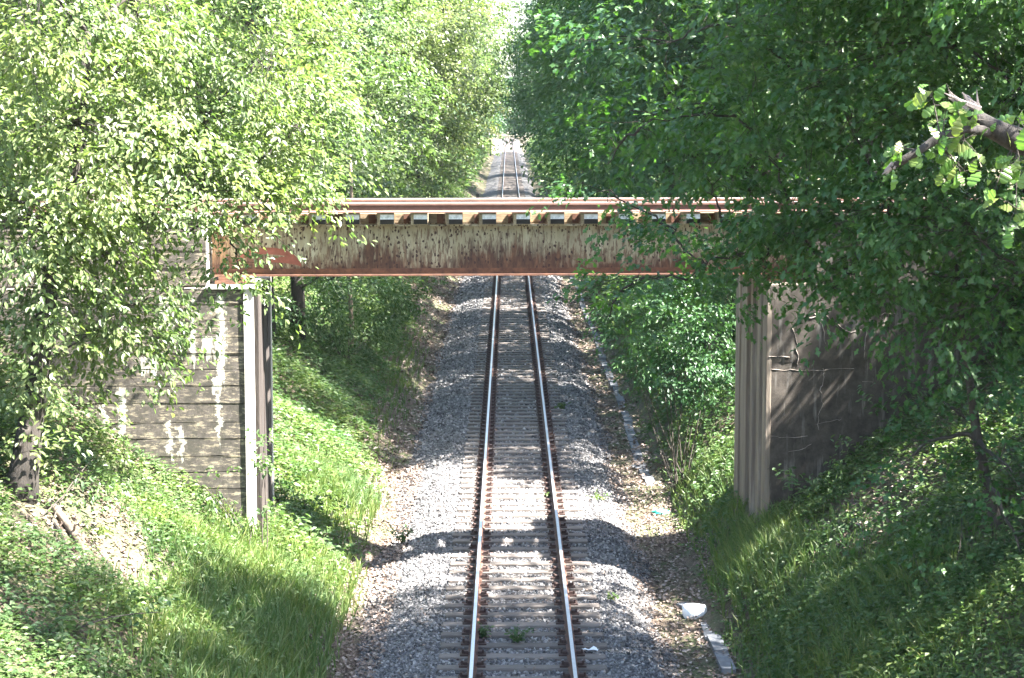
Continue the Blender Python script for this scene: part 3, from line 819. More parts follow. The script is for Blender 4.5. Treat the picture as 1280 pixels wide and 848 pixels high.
# near right oak: its trunk stands just out of sight, its limbs reach in over the bridge
b = gpt(1420, 640, 28); b.z = float(gz(b.x, b.y))
tree("oak_tree", "large shady oak spreading dark lobed foliage over the bridge's right end from the right edge", "tree", b,
     LB((1000, 90, 28.5, 1.35), (1150, 60, 27.5, 1.6), (890, 130, 29.5, 1.0), (815, 60, 28.5, .8), (1100, 230, 27.5, 1.15), (985, 250, 28.5, .95), (1200, 270, 26.5, 1.2), (1060, 320, 27.5, .7), (1270, 110, 26.5, 1.7), (900, 30, 28, .95), (800, 160, 28.6, .52), (760, 205, 29.2, .40), (885, 225, 29.5, .6), (840, 285, 30.5, .30),
        (1000, -80, 28.5, 1.6), (1150, -120, 27.5, 1.9), (1300, -60, 27, 2.2), (1300, 320, 27, 1.4), (955, 345, 29, .42), (1025, 375, 28, .36), (860, 350, 30, .55), (790, 355, 30.5, .5), (920, 320, 29, .5), (760, 400, 31, .32), (1130, 340, 27.5, .6), (745, 240, 31, .3), (1230, 380, 26.5, .6), (950, 180, 28.5, .9), (1060, 150, 27.5, 1.0), (1080, 265, 30.5, .8), (1180, 250, 30, .95), (1270, 240, 29, 1.1), (1000, 290, 30.5, .5), (850, 305, 30.3, .45), (905, 275, 29.7, .55), (960, 305, 29.2, .55), (1030, 335, 28.6, .5), (1100, 360, 28, .5)) +
     [(Vector(c), ra) for c, ra in (((7.6, 27.5, 10.6), 1.6), ((7.8, 30.6, 10.8), 1.5), ((6.2, 30.9, 10.6), 1.3), ((6.0, 27.5, 10.8), 1.5), ((5.0, 29.5, 10.4), 1.0), ((7.2, 25, 11.4), 1.8), ((4.6, 26, 11.6), 1.5), ((7.0, 20, 10.5), 2))] +  # unseen crown lobes, added mostly above the view to shade the track
     [(Vector(c), ra) for c, ra in (((3.4, 24, 12.2), 1.5), ((5.5, 25.5, 12.6), 1.9), ((5.2, 21.5, 12.2), 1.8), ((4.2, 19, 12.0), 1.5), ((2.2, 22, 12.4), 1.5), ((1.2, 24.5, 12.3), 1.4)) for _ in (0,)],  # more unseen lobes, added to shade the lower left bank
     'leaf_oak', .15, 78, 24, .62, SH_LOBED, .75, .34, 'bark_dark', droop=.25, seed=5, limb_r=.30, flat=.5,
     trunk_pts=[b, b + Vector((0, 0, 1.5)), b + Vector((-.1, .1, 3)), b + Vector((-.2, .1, 4.5)), b + Vector((-.3, .2, 6)), b + Vector((-.3, .3, 8)), b + Vector((-.4, .3, 10)), b + Vector((-.4, .3, 12))])

# slim maple on the right bank
b = gpt(1258, 700, 27.5)
tree("maple_tree", "slim maple sapling with a bare leaning trunk on the right bank", "tree", b,
     LB((1225, 350, 27.6, .75), (1175, 420, 28.3, .42), (1150, 480, 28.3, .36), (1250, 470, 27, .6), (1265, 590, 26.5, .55), (1140, 570, 27.4, .42), (1275, 690, 26, .45), (1200, 520, 27.8, .32)),
     'leaf_maple', .125, 55, 10, .85, SH_LOBED, .5, .105, 'bark_grey', droop=.2, seed=8, limb_r=.3,
     trunk_pts=[b, pt(1245, 650, 27.6), pt(1232, 600, 27.6), pt(1222, 550, 27.6), pt(1214, 490, 27.6), pt(1206, 430, 27.6), pt(1200, 380, 27.6), pt(1195, 330, 27.6)])
# tree standing against the right abutment
b = Vector((9.3, 33.6, 0)); b.z = float(gz(b.x, b.y))
tree("maple_tree", "dense dark maple standing on the bank beside the right abutment wall", "tree", b,
     [(b + Vector(q), ra) for q, ra in (((.4, .4, 1.9), 1.25), ((-.55, .5, .9), .75), ((1.5, .2, 3.1), 1.4), ((1.4, .5, 1.4), 1.2), ((2.6, 0, 4.4), 1.5), ((.3, .8, 2.8), 1.0), ((1.1, .8, 3.8), 1.1), ((.9, -.3, .8), .7), ((.3, .8, .6), .9))],
     'leaf_maple', .14, 115, 14, .8, SH_LOBED, .6, .14, 'bark_grey', seed=9)

# two mid trees on the left behind the bridge, then copies of four crown forms along the cutting
def proto(name, label, lobes, leaf, size, dens, seed, tr=.28, bark='bark_dark', shape=SH_DIAMOND, ratio=.6, K=16, twig=1.0, group=None, droop=.3):
    return tree(name, label, "tree", (0, 0, 0), lobes, leaf, size, dens, K, ratio, shape, twig, tr, bark, group, droop, seed, sub=False, limb_r=.4)


def rl(spec): return [(np.array(c, float), ra) for c, ra in spec]


FORM_A = rl([((0, 0, 11), 3.2), ((2.4, .5, 8.2), 2.6), ((-2.3, 1, 8), 2.5), ((.5, -2.4, 8.4), 2.5), ((.3, 2.2, 9), 2.6), ((2.8, -1.4, 5.2), 2.0), ((-2, -2, 5), 2), ((1.3, 2.6, 5), 2), ((0, .2, 14), 2.3), ((3.4, .6, 3.3), 1.4)])
FORM_B = rl([((0, 0, 9), 2.7), ((1.8, -1, 6.4), 2.2), ((-1.8, .6, 6.6), 2.2), ((.2, 1.8, 6), 2.1), ((.6, -.6, 12), 2.2), ((2.3, .9, 4), 1.7), ((-1.4, -1.8, 4), 1.6), ((.2, .2, 14.4), 1.5), ((-.6, 1.4, 11), 1.7), ((2.6, -1.2, 8.6), 1.4)])
GL_ = "sunlit trees along the left side of the cutting"; GRR = "shaded trees along the right side of the cutting"
pA = proto("ash_tree", "x", FORM_A, 'leaf_mid', .19, 52, 21, twig=.95)
pB = proto("ash_tree", "x", FORM_B, 'leaf_mid', .19, 54, 22, twig=.8, droop=.4)
pC = proto("oak_tree", "x", FORM_A, 'leaf_dark', .19, 50, 23, twig=.9)
pD = proto("oak_tree", "x", FORM_B, 'leaf_dark', .19, 52, 24, twig=.8)


def put(p, used, x, y, rz, sc, label, group, dz=0.0):
    o = p if p.name not in used else copy_tree(p)
    used.add(p.name)
    o.location = (x, y, float(gz(x, y)) + dz); o.rotation_euler = (0, 0, rz); o.scale = (sc[0], sc[0], sc[1])
    tag(o, label, "tree", group); return o


US = set()
LEFT = [(pA, -9.0, 45.5, .4, (.95, .95), "broad pale tree just behind the bridge on the left, above the concrete abutment"),
        (pB, -6.6, 53, 2.2, (1.0, .95), "pale tree second behind the bridge on the left bank, drooping over its rails"),
        (pA, -10.5, 58, 3.6, (1.1, 1.15), "tall pale tree set back on top of the left bank behind the second one"),
        (pB, -6.2, 70, 4.4, (1.05, 1.0), "bright rounded tree on the left bank, third of those nearest the track"),
        (pA, -10.5, 80, 1.3, (1.15, 1.25), "high pale tree whose top leaves the picture, left of the bright rounded one"),
        (pB, -5.6, 90, .6, (1.05, .92), "bright tree bulging towards the track, fourth along the left bank"),
        (pA, -6.2, 112, 2.8, (1.1, .95), "sunny tree bulging farthest out towards the track on the left"),
        (pB, -11, 110, 5.0, (1.3, 1.5), "tall tree rising behind the bulging sunny ones on the left"),
        (pA, -6.8, 150, 4.0, (1.5, 1.4), "high yellow green tree beside the strip of sky, left of the gap"),
        (pB, -6.5, 180, 1.9, (1.6, 1.45), "far tall tree touching the strip of sky from the left"),
        (pA, -7.8, 225, 5.5, (1.5, 1.5), "farthest leafy tree on the left overhanging the end of the track")]
RIGHT = [(pC, 8.9, 48.5, .7, (1.1, 1.15), "dark tree just behind the bridge on the right, beyond the oak's foliage"),
         (pD, 6.6, 55, 3.1, (1.15, 1.2), "dark bushy tree second behind the bridge on the right bank"),
         (pC, 7.4, 64, 1.2, (1.15, 1.15), "big shaded tree above the drainage channel on the right bank"),
         (pD, 6.1, 76, 5.1, (1.2, 1.25), "shaded tree leaning towards the track from the right, third from the bridge"),
         (pC, 7.6, 89, 2.4, (1.25, 1.3), "tall dark tree filling the sky right of the gap"),
         (pD, 6.1, 104, .2, (1.3, 1.2), "dark green tree reaching down to the right ballast edge"),
         (pC, 7.2, 128, 4.6, (1.25, 1.3), "blue green shaded tree fourth along the right bank"),
         (pD, 6.2, 155, 2.0, (1.45, 1.35), "blue green tall tree bounding the strip of sky on the right"),
         (pC, 7.0, 190, 3.5, (1.5, 1.4), "distant dark tree on the right with a rounded top against the sky"),
         (pD, 6.0, 235, .9, (1.6, 1.4), "farthest shaded tree on the right leaning over the end of the track")]
for p, x, y, rz, sc, lab in LEFT: put(p, US, x, y, rz, sc, lab, GL_)
for p, x, y, rz, sc, lab in RIGHT: put(p, US, x, y, rz, sc, lab, GRR)


# the far wood: masses one cannot count
def wood(name, mat, spots, n, size, seed):
    r = np.random.default_rng(seed); acc = Acc()
    for (x, y, rad, h) in spots:
        z0 = float(gz(x, y))
        v = unit(r.normal(size=(n, 3))); f = .6 + .4 * r.random((n, 1)) ** .5
        ph = r.uniform(0, 6, 4)
        g = np.sin(v[:, :1] * 5 + ph[0]) + np.sin(v[:, 2:] * 6 + ph[1]) + np.sin(v[:, 1:2] * 5 + ph[2])
        pos = np.array([x, y, z0 + h * .52]) + v * f * (1 + .13 * g) * np.array([rad, rad, h * .52])
        d = v + r.normal(0, .6, v.shape) - np.array([0, 0, .4])
        ln = size * r.uniform(.6, 1.3, n)
        acc.add(leaves(pos, d, np.array([0, 0, 1.]) + v * .8 + r.normal(0, .4, v.shape), ln, ln * .6, SH_DIAMOND))
    return tag(obj(name, acc.mesh(name, M[mat])), kind='stuff')


wood("left_far_wood", 'leaf_mid', [(-16, 50, 4.5, 15), (-16, 64, 5, 16), (-17, 84, 5.5, 18), (-17, 105, 6, 20), (-18, 140, 7, 24), (-14, 200, 6, 24), (-9.2, 250, 6, 23), (-9.2, 275, 7, 23), (-8.2, 300, 6.5, 21), (-7, 340, 6, 17), (-16, 270, 7, 24)], 6000, .42, 31)
rows = [(12.8, 52, 4.2, 16), (12.2, 60, 4.5, 17), (12, 70, 5, 17), (12, 82, 5, 18), (12, 97, 5.5, 19)]
rows += [(10.2 + 1.2 * math.sin(k * 2.1), 112 + 11.5 * k, 5.8 + .6 * math.sin(k * 1.3), 21 + 2 * math.sin(k * 3.7)) for k in range(21)]
wood("right_far_wood", 'leaf_dark', rows + [(16, 150, 7, 23), (15, 280, 7, 23)], 5200, .46, 32)
wood("end_wood", 'leaf_dark', [(-9, 500, 8, 15), (3, 540, 10, 14), (12, 510, 8, 15), (-22, 480, 10, 18), (25, 500, 10, 18), (-1, 600, 12, 18)], 5000, .8, 33)
wood("near_side_wood", 'leaf_dark', [(15, 30, 4, 13), (16, 22, 4, 13), (11.5, 24.5, 3.0, 12.5), (11.5, 19.5, 3, 12), (12.4, 26.8, 2.6, 12), (-15, 31, 4.5, 14)], 6000, .26, 34)  # trees out of view, some of them added to shade the near bank


# bushes ----------------------------------------------------------------------------------------------
def bush(label, base, lobes, leaf, size, dens, seed, shape=SH_OVAL, bark='bark_grey', group=None, ratio=.55, K=10, twig=.4):
    r = np.random.default_rng(seed); base = np.array(base, float)
    root = tag(empty("bush", base), label, "bush", group)
    st = MB(); acc = Acc()
    for c, ra in lobes:
        c = np.array(c, float); ra = np.broadcast_to(np.asarray(ra, float), (3,))
        for q in range(1):
            e = c + r.normal(0, .35, 3) * ra
            s0 = base + np.array([r.normal(0, .12), r.normal(0, .12), -.15])
            st.tube(bez(s0, (s0 + e) / 2 + r.normal(0, .15, 3), e, 6) - base, np.linspace(.016, .005, 6), 4, False)
        n = max(6, int(4 * math.pi * np.prod(ra) ** (2 / 3) * dens / K))
        S, v = lobe_points(c, ra, n, r, .2)
        D = unit(v * np.array([1, 1, .6]) + r.normal(0, .4, v.shape))
        acc.add(spray_leaves(S - base, D, twig * r.uniform(.6, 1.3, len(S)), K, size, ratio, shape, r, .25, .45))
    tag(st.build("stem", M[bark], root), kind='stuff')
    obj("foliage", acc.mesh("foliage", M[leaf]), root)
    return root


bush("large dark bush hiding the foot of the right bank just behind the bridge", gpt(850, 500, 44), LB((850, 465, 43.8, .55), (800, 450, 44.5, .5), (890, 485, 43, .5), (825, 420, 44.5, .7), (850, 400, 44, 1.0), (790, 405, 46, .7), (905, 430, 43, .8), (900, 360, 45, .95), (825, 350, 46, .8), (870, 455, 43.5, .6), (775, 360, 47, .5)), 'leaf_dark', .11, 130, 41)
bush("grey green thicket under the left part of the girder, beside a dark trunk", gpt(430, 430, 58), LB((400, 365, 57, 1.3), (450, 370, 60, 1.2), (510, 355, 66, .9), (425, 405, 56, .6), (362, 375, 54, .9), (480, 395, 60, .6), (350, 400, 52, .6)), 'cover', .12, 85, 42)
bush("low leafy bramble at the foot of the left abutment's inner corner", gpt(385, 650, 38.5), LB((375, 615, 38.3, .34), (400, 635, 38, .3), (352, 600, 38.5, .3)), 'leaf_dark', .09, 80, 43, twig=.25)
bush("upright leafy sapling growing in front of the pale corner strip", gpt(322, 690, 34), LB((322, 595, 34.3, .20), (316, 640, 34.1, .26), (330, 560, 34.4, .12), (280, 615, 34.1, .3), (245, 618, 34, .3)), 'leaf_left', .11, 60, 44, twig=.25)
bush("dark ivy covered bush around the trunk at the left edge", gpt(45, 690, 28.5), LB((20, 690, 28.4, .35), (75, 640, 28.9, .3), (110, 590, 29.3, .35), (130, 560, 30.5, .35)), 'leaf_left', .09, 70, 45, twig=.25)
bush("small green bush beside the fallen log", gpt(120, 690, 28.5), LB((122, 672, 28.4, .22), (108, 680, 28.3, .16)), 'leaf_left', .08, 80, 46, twig=.2)
bush("leafy bush in front of the right abutment's base", gpt(1000, 650, 34.2), LB((1000, 610, 34.3, .35), (1035, 625, 33.8, .35), (1080, 575, 34, .45), (1065, 640, 33, .4), (1130, 590, 33.5, .5), (1110, 510, 34.3, .35)), 'cover', .10, 65, 47, twig=.25)
bush("lobed maple seedlings at the right edge below the slim trunk", gpt(1180, 760, 26.5), LB((1150, 700, 27, .45), (1210, 740, 26, .4), (1110, 690, 28, .35), (1260, 800, 25, .4), (1190, 640, 27.5, .4)), 'leaf_maple', .12, 50, 48, SH_LOBED, ratio=.8, twig=.3)
bush("nettle patch shaded dark green in the bottom left corner", gpt(60, 820, 25), LB((30, 790, 25.2, .4), (110, 800, 25.2, .4), (190, 770, 26, .35), (60, 740, 26.5, .35), (150, 840, 24.4, .35)), 'cover', .10, 60, 49, twig=.25)


# ------------------------------------------------------------------ ground cover and grass (uncountable)
def in_abut(x, y):
    yl = y - 36.6 - x * math.tan(BR)
    return (yl > FA - .05) & (yl < BA + .05) & (np.abs(x) > 4.4)


def scatter(n, y0, y1, side, r, pw=1.0, x0=None, x1=None):
    y = y0 + (y1 - y0) * r.random(n) ** pw
    u = r.random(n)
    lo, hi = (2.9, 9.5) if side < 0 else (3.35, 9.5)
    if x0 is not None: lo, hi = x0, x1
    x = side * (lo + (hi - lo) * u ** 1.25)
    k = (np.abs(x) < .30 * y + 1.2) & ~in_abut(x, y)
    return x[k], y[k]


def blob(x, y, cx, cy, rx, ry): return np.exp(-((x - cx) / rx) ** 2 - ((y - cy) / ry) ** 2)


def bare(x, y):
    """0..1: trodden or litter-covered places where little grows"""
    b = blob(x, y, -5.9, 29.2, .8, 1.2) + .7 * blob(x, y, -6.6, 28.3, .8, 1.2) + .6 * blob(x, y, 5.8, 31.5, .7, 1.2) + .5 * blob(x, y, 6.6, 33, .8, 1)
    return np.clip(b, 0, 1)


def cover(name, n, y0, y1, side, size, hmax, seed, per=5, mat='cover', pw=1.0, mask=None, thr=-.9):
    r = np.random.default_rng(seed); x, y = scatter(n, y0, y1, side, r, pw)
    den = wob(x * .9 + 3, y * .8) + r.normal(0, .5, len(x))
    k = (den > thr) & (r.random(len(x)) > bare(x, y) * 1.15)
    edge = np.abs(x) - (2.95 + .55 * np.clip((y - 44) / 8, 0, 1) if side < 0 else 3.52)
    k &= (r.random(len(x)) < .10 + edge * 1.3)
    x, y, edge = x[k], y[k], edge[k]
    h = hmax * (.35 + .65 * r.random(len(x))) * (.45 + .55 * np.clip((wob(x * 1.3, y * 1.1 + 5) + 1) / 2, 0, 1)) * np.clip(.3 + edge * .9, .3, 1)
    m = len(x)
    z = gz(x, y)
    a = r.random((m, per)) * 2 * np.pi; q = np.linspace(.35, 1, per)[None] * np.ones((m, 1))
    D = np.stack([np.cos(a), np.sin(a), .1 - .4 * r.random((m, per))], -1)
    pos = np.stack([x, y, z], -1)[:, None] + np.stack([0 * q, 0 * q, q * h[:, None]], -1) + D * (.3 * size) + r.normal(0, size * .6, (m, per, 3)) * np.array([1, 1, .3])
    nr = np.array([0, 0, 1.]) + r.normal(0, .4, pos.shape)
    ln = size * r.uniform(.6, 1.3, m * per)
    V, F = leaves(pos.reshape(-1, 3), D.reshape(-1, 3), nr.reshape(-1, 3), ln, ln * .62, SH_DIAMOND)
    return V, F


def cover_obj(name, mat, sets):
    acc = Acc()
    for s in sets: acc.add(s)
    return tag(obj(name, acc.mesh(name, M[mat])), kind='stuff')


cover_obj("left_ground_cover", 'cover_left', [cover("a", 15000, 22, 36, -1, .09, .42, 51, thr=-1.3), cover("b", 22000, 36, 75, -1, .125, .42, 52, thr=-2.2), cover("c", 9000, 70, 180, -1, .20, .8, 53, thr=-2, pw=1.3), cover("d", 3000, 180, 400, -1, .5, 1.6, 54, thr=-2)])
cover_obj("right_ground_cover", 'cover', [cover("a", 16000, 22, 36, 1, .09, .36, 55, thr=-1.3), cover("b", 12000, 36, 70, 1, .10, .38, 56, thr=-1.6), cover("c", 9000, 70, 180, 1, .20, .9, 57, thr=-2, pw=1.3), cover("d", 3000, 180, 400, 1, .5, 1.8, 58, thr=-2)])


def grass(n, zones, seed, h0, h1, wd):
    r = np.random.default_rng(seed); Vs = []; tot = sum(z[4] for z in zones)
    out = Acc()
    for (cx, cy, rx, ry, wt, hs) in zones:
        m = int(n * wt / tot)
        x = cx + rx * r.normal(0, .6, m); y = cy + ry * r.normal(0, .6, m)
        k = ~in_abut(x, y) & (np.abs(x) > 2.7) & (r.random(m) > bare(x, y) * 1.2)
        k &= np.where(x > 0, x > 3.46 + .25 * r.random(m), True)
        # blades stand in tufts
        tx = np.round(x * 5 + r.normal(0, .25, m)) / 5; ty = np.round(y * 5 + r.normal(0, .25, m)) / 5
        x = x * .45 + tx * .55; y = y * .45 + ty * .55
        x, y = x[k], y[k]; m = len(x); z = gz(x, y) - .02
        h = hs * r.uniform(h0, h1, m); a = r.random(m) * 2 * np.pi; lean = h * r.uniform(.1, .65, m)
        dx, dy = np.cos(a) * lean, np.sin(a) * lean
        b = r.random(m) * np.pi; wx, wy = np.cos(b) * wd, np.sin(b) * wd * .5
        P = np.stack([np.stack([x - wx, y - wy, z], -1), np.stack([x + wx, y + wy, z], -1),
                      np.stack([x + dx * .35 + wx * .8, y + dy * .35 + wy * .8, z + h * .6], -1), np.stack([x + dx * .35 - wx * .8, y + dy * .35 - wy * .8, z + h * .6], -1),
                      np.stack([x + dx, y + dy, z + h * (1 - .25 * lean / h)], -1)], 1)
        i = 5 * np.arange(m)[:, None]
        F = np.concatenate([i + [0, 1, 2], i + [0, 2, 3], i + [3, 2, 4]])
        out.add((P.reshape(-1, 3), F))
    return out


g = grass(52000, [(-3.9, 29, 1.1, 4.5, 4, 1.05), (-4.7, 32, .9, 2.2, 1.6, .9), (-3.4, 34.5, .7, 2.5, 1.4, .6), (-3.6, 41, .7, 2.0, 2.0, .85), (-4.3, 46, .8, 3, 1, .5), (-3.2, 26, .6, 3, .8, .7), (-3.4, 60, .6, 12, 1, .6),
                 (4.3, 34.5, .45, 2.2, 2.0, .95), (4.6, 29, .9, 4, 2.8, .75), (5.6, 27, .9, 3.5, 1.2, .7), (4.2, 42, .5, 3.5, 1.6, .6), (4.2, 60, .4, 14, .8, .5), (3.5, 30, .25, 5, .15, .5)], 61, .22, .55, .011)
tag(obj("grass", g.mesh("grass", M['grass'])), kind='stuff')

# dry leaves along both sides of the ballast and on the bare bank
r = np.random.default_rng(71); acc = Acc()
for (n, x0, x1, y0, y1, sz) in ((13000, -3.7, -2.0, 22, 48, .07), (8000, -4.1, -2.3, 46, 100, .10), (9000, 2.3, 3.9, 22, 48, .07), (5000, 2.4, 3.7, 48, 100, .10), (2400, -7.5, -4.8, 26, 31.5, .08), (2500, 4.8, 7.6, 29, 34.5, .08), (700, -1.8, 2.1, 27, 48, .055)):
    x = r.uniform(x0, x1, n); y = r.uniform(y0, y1, n)
    k = (r.random(n) < .25 + .75 * (bare(x, y) > .25)) | (np.abs(x) < 4); x, y = x[k], y[k]
    z = np.maximum(gz(x, y), np.where(np.abs(x - TX) < 2.75, bed_z(x, y) + .02, -9)) + .01 + r.random(len(x)) * .025
    a = r.random(len(x)) * 6.28; D = np.stack([np.cos(a), np.sin(a), r.normal(0, .25, len(x))], -1)
    ln = sz * r.uniform(.6, 1.4, len(x))
    acc.add(leaves(np.stack([x, y, z], -1), D, np.array([0, 0, 1.]) + r.normal(0, .35, D.shape), ln, ln * .7, SH_DIAMOND, .3, -.2))
tag(obj("leaf_litter", acc.mesh("leaf_litter", M['litter'])), kind='stuff')


# weeds between the rails and on the ballast
def weed(label, x, y, z, n, h, spread, seed, mat='cover', size=.07):
    r = np.random.default_rng(seed); root = tag(empty("weed", (x, y, z)), label, "weed", "weeds growing in the ballast")
    st = MB(); acc = Acc()
    for i in range(n):
        a = r.random() * 6.28; e = np.array([math.cos(a) * spread * r.random(), math.sin(a) * spread * r.random(), h * r.uniform(.5, 1)])
        st.tube(bez(np.zeros(3), e * .5 + np.array([0, 0, h * .2]), e, 4), np.linspace(.006, .003, 4), 3, False)
        m = 9; t = r.uniform(.25, 1, (m, 1)); pos = e * t + r.normal(0, .02, (m, 3))
        D = r.normal(0, 1, (m, 3)) * [1, 1, .4]; ln = size * r.uniform(.6, 1.3, m)
        acc.add(leaves(pos, D, np.array([0, 0, 1.]) + r.normal(0, .4, (m, 3)), ln, ln * .6, SH_OVAL))
    tag(st.build("stem", M['cover'], root), kind='stuff'); obj("foliage", acc.mesh("foliage", M[mat]), root)


weed("leafy weed between the rails near the bottom of the picture", .14, 30.6, -.2, 12, .28, .3, 81)
weed("small dark weed against the left rail's inside at the bottom", -.42, 30.9, -.2, 7, .2, .14, 82)
weed("bright low weed beside the right rail in the sunny patch", .86, 42.2, -.2, 5, .16, .14, 83, 'grass')
weed("yellow green weed on the ballast right of the track", 1.75, 33.5, -.24, 5, .12, .2, 84, 'grass')
weed("tall leafy weed on the left ballast shoulder in the bridge's shadow", -2.1, 38.7, -.4, 12, .34, .35, 85)
weed("sparse weed on the right ballast farther up the track", 1.45, 55, -.24, 8, .2, .35, 86, 'cover', .1)
weed("low weed clump on the right ballast edge beside the sunny strip", 1.9, 42.5, -.3, 8, .16, .35, 87, 'grass')

# ------------------------------------------------------------------ things along the track
tr = tag(empty("cable_trough", (0, 0, 0)), "grey concrete cable channel running beside the track up the right side", "cable trough")


def trough_piece(x, y, l, rz, parent, rx=0.0, sink=0.0):
    z = max(float(gz(x, y)), -.62)
    p = MB().box(-.11, .11, -l / 2 + .006, l / 2 - .006, 0, .10, .0).build("trough_segment", M['trough'], parent, loc=(x, y, z - .066 - sink), rot=(rx, 0, rz))
    MB().box(-.112, .112, -l / 2 + .012, l / 2 - .012, .1005, .135).build("lid", M['trough'], p)


y = 45.8
while y < 135:
    if not (56 < y < 57.5):
        trough_piece(3.28 + .05 * math.sin(y * .35) + RNG.normal(0, .012), y, .98, RNG.normal(0, .012), tr, 0, RNG.uniform(0, .05))
    y += 1.0
tr2 = tag(empty("cable_trough", (0, 0, 0)), "short broken run of grey channel pieces beside the white block at the bottom right", "cable trough")
for i, (yy, dx) in enumerate(((30.6, 0.02), (31.6, .0), (32.55, -.03), (33.9, -.12))):
    trough_piece(3.38 + dx, yy, .95, [0.02, .03, -.02, .5][i], tr2, 0, [0, .01, .03, .03][i])

p = gpt(868, 778, 33.6)
wb = tag(empty("white_block", p, .15), "white painted rubble block lying on dry leaves beside the channel", "block")
r = np.random.default_rng(91)
Vb = []
for zz, k_ in ((-.03, .93), (.06, 1.0), (.15, 1.0), (.19, .84)):
    for th in np.linspace(0, 2 * np.pi, 12, endpoint=False):
        c, s = math.cos(th), math.sin(th); q = (abs(c) ** 3.5 + abs(s) ** 3.5) ** (-1 / 3.5)
        Vb.append((.205 * q * c * k_ + r.normal(0, .008), .15 * q * s * k_ + r.normal(0, .008), zz + r.normal(0, .007)))
Fb = [(a * 12 + i, a * 12 + (i + 1) % 12, a * 12 + 12 + (i + 1) % 12, a * 12 + 12 + i) for a in range(3) for i in range(12)]
Vb.append((0, 0, .20)); me = me_from("body", np.array(Vb), [np.array(Fb), np.array([(36 + i, 36 + (i + 1) % 12, 48) for i in range(12)])], True, [M['white']])
obj("body", me, wb)
p = gpt(826, 631, 42.2)
th = np.linspace(0, 2 * np.pi, 10, endpoint=False)
V = np.concatenate([np.stack([.22 * np.cos(th) * (1 + .25 * np.sin(3 * th)), .10 * np.sin(th) - .03 * np.cos(2 * th), .03 + .02 * np.sin(2 * th)], -1), [(0, 0, .10)], np.stack([.2 * np.cos(th), .09 * np.sin(th), 0 * th - .01], -1)])
me = me_from("plastic_scrap", V, [np.array([(i, (i + 1) % 10, 10) for i in range(10)]), np.array([(11 + i, 11 + (i + 1) % 10, (i + 1) % 10, i) for i in range(10)])], False, [M['teal']])
tag(obj("plastic_scrap", me, loc=p + Vector((0, 0, .03)), rot=(0, .1, .3)), "crumpled turquoise plastic scrap on the dry leaves right of the track", "litter")


def scrap(label, x, y, z, sz, seed, mat):
    r = np.random.default_rng(seed); n = 5
    gx, gy = np.meshgrid(np.linspace(-1, 1, n), np.linspace(-1, 1, n))
    V = np.stack([gx * sz + r.normal(0, sz * .15, gx.shape), gy * sz * .6 + r.normal(0, sz * .15, gx.shape), np.abs(r.normal(0, sz * .3, gx.shape)) + .02], -1).reshape(-1, 3)
    i = np.arange(25).reshape(5, 5); F = np.stack([i[:-1, :-1], i[:-1, 1:], i[1:, 1:], i[1:, :-1]], -1).reshape(-1, 4)
    tag(obj("paper_scrap", me_from("paper_scrap", V, F, False, [mat]), loc=(x, y, z)), label, "litter")


scrap("crumpled white paper scrap on the ballast at the right rail, bottom", 1.24, 30.0, -.17, .11, 5, M['white'])
scrap("pale scrap lying by the channel where its lids end", 3.1, 47.6, float(gz(3.1, 47.6)) + .02, .13, 6, M['trough'])

# fallen log and stick on the bare bank at the left
b = gpt(85, 655, 28.7); a = gpt(60, 648, 28.9)
P0, P1 = gpt(62, 650, 29.0), gpt(112, 672, 28.2)
lg = tag(empty("fallen_log", P0), "short pale fallen log on the bare left bank near the dark trunk", "log")
P = np.array([np.array(P0) * (1 - t) + np.array(P1) * t + np.array([0, 0, .07 + .03 * math.sin(t * 5)]) for t in np.linspace(0, 1, 6)])
MB().tube(P - np.array(P0), [.06, .065, .06, .056, .055, .05], 8).build("log_body", M['log'], lg, True)
MB().tube([P[3] - np.array(P0), P[3] - np.array(P0) + [.05, -.1, .16]], [.025, .012], 5).build("branch_stub", M['log'], lg)
P0, P1 = gpt(68, 665, 28.4), gpt(92, 705, 27.4)
P = np.array([np.array(P0) * (1 - t) + np.array(P1) * t + np.array([0, 0, .06 + .02 * math.sin(t * 7)]) for t in np.linspace(0, 1, 6)])
tag(MB().tube(P, [.025, .028, .025, .022, .018, .012], 6).build("fallen_stick", M['bark_dark'], None, True), "thin dark stick lying on the bare bank below the log", "stick")

# tree trunks in the thicket under the bridge
for (px, Y, wd, lab) in ((372, 55, .19, "bare dark trunk standing just right of the left abutment under the girder"), (438, 60, .07, "thin pale stem in the thicket under the girder")):
    b = gpt(px, 430, Y)
    rt = tag(empty("bare_trunk", b), lab, "tree")
    MB().tube([np.array([0, 0, -.3]), np.array([.03, 0, 1.2]), np.array([-.04, .05, 2.6]), np.array([.08, 0, 4.4]), np.array([.05, .1, 6])], [wd * 1.3, wd, wd * .9, wd * .75, wd * .5], 8).build("trunk", M['bark_dark' if wd > .1 else 'log'], rt, True)
    for q in range(3):
        e = RNG.normal(0, 1, 3) * [.8, .6, .3]; s0 = np.array([0, 0, 1.5 + q * .9])
        MB().tube(bez(s0, s0 + e * .5 + [0, 0, .1], s0 + e + [0, 0, .5], 5), np.linspace(wd * .3, .012, 5), 5).build("branch", M['bark_grey'], rt)

# marker posts far up the line
for px, py0, py1, Y, wd, lab in ((613, 189, 172, 330, .28, "dark post standing left of the track far up the cutting"), (597, 246, 235, 168, .22, "short dark marker post beside the left ballast above the bridge rails")):
    b = gpt(px, py0, Y); h = (py0 - py1) * Y / FPX + .3
    mp = tag(empty("marker_post", b), lab, "post")
    MB().box(-wd / 2, wd / 2, -wd / 2, wd / 2, -.3, h).build("shaft", M['post'], mp)
    MB().box(-wd * .65, wd * .65, -wd * .65, wd * .65, h + .002, h + .12).build("cap", M['post'], mp)

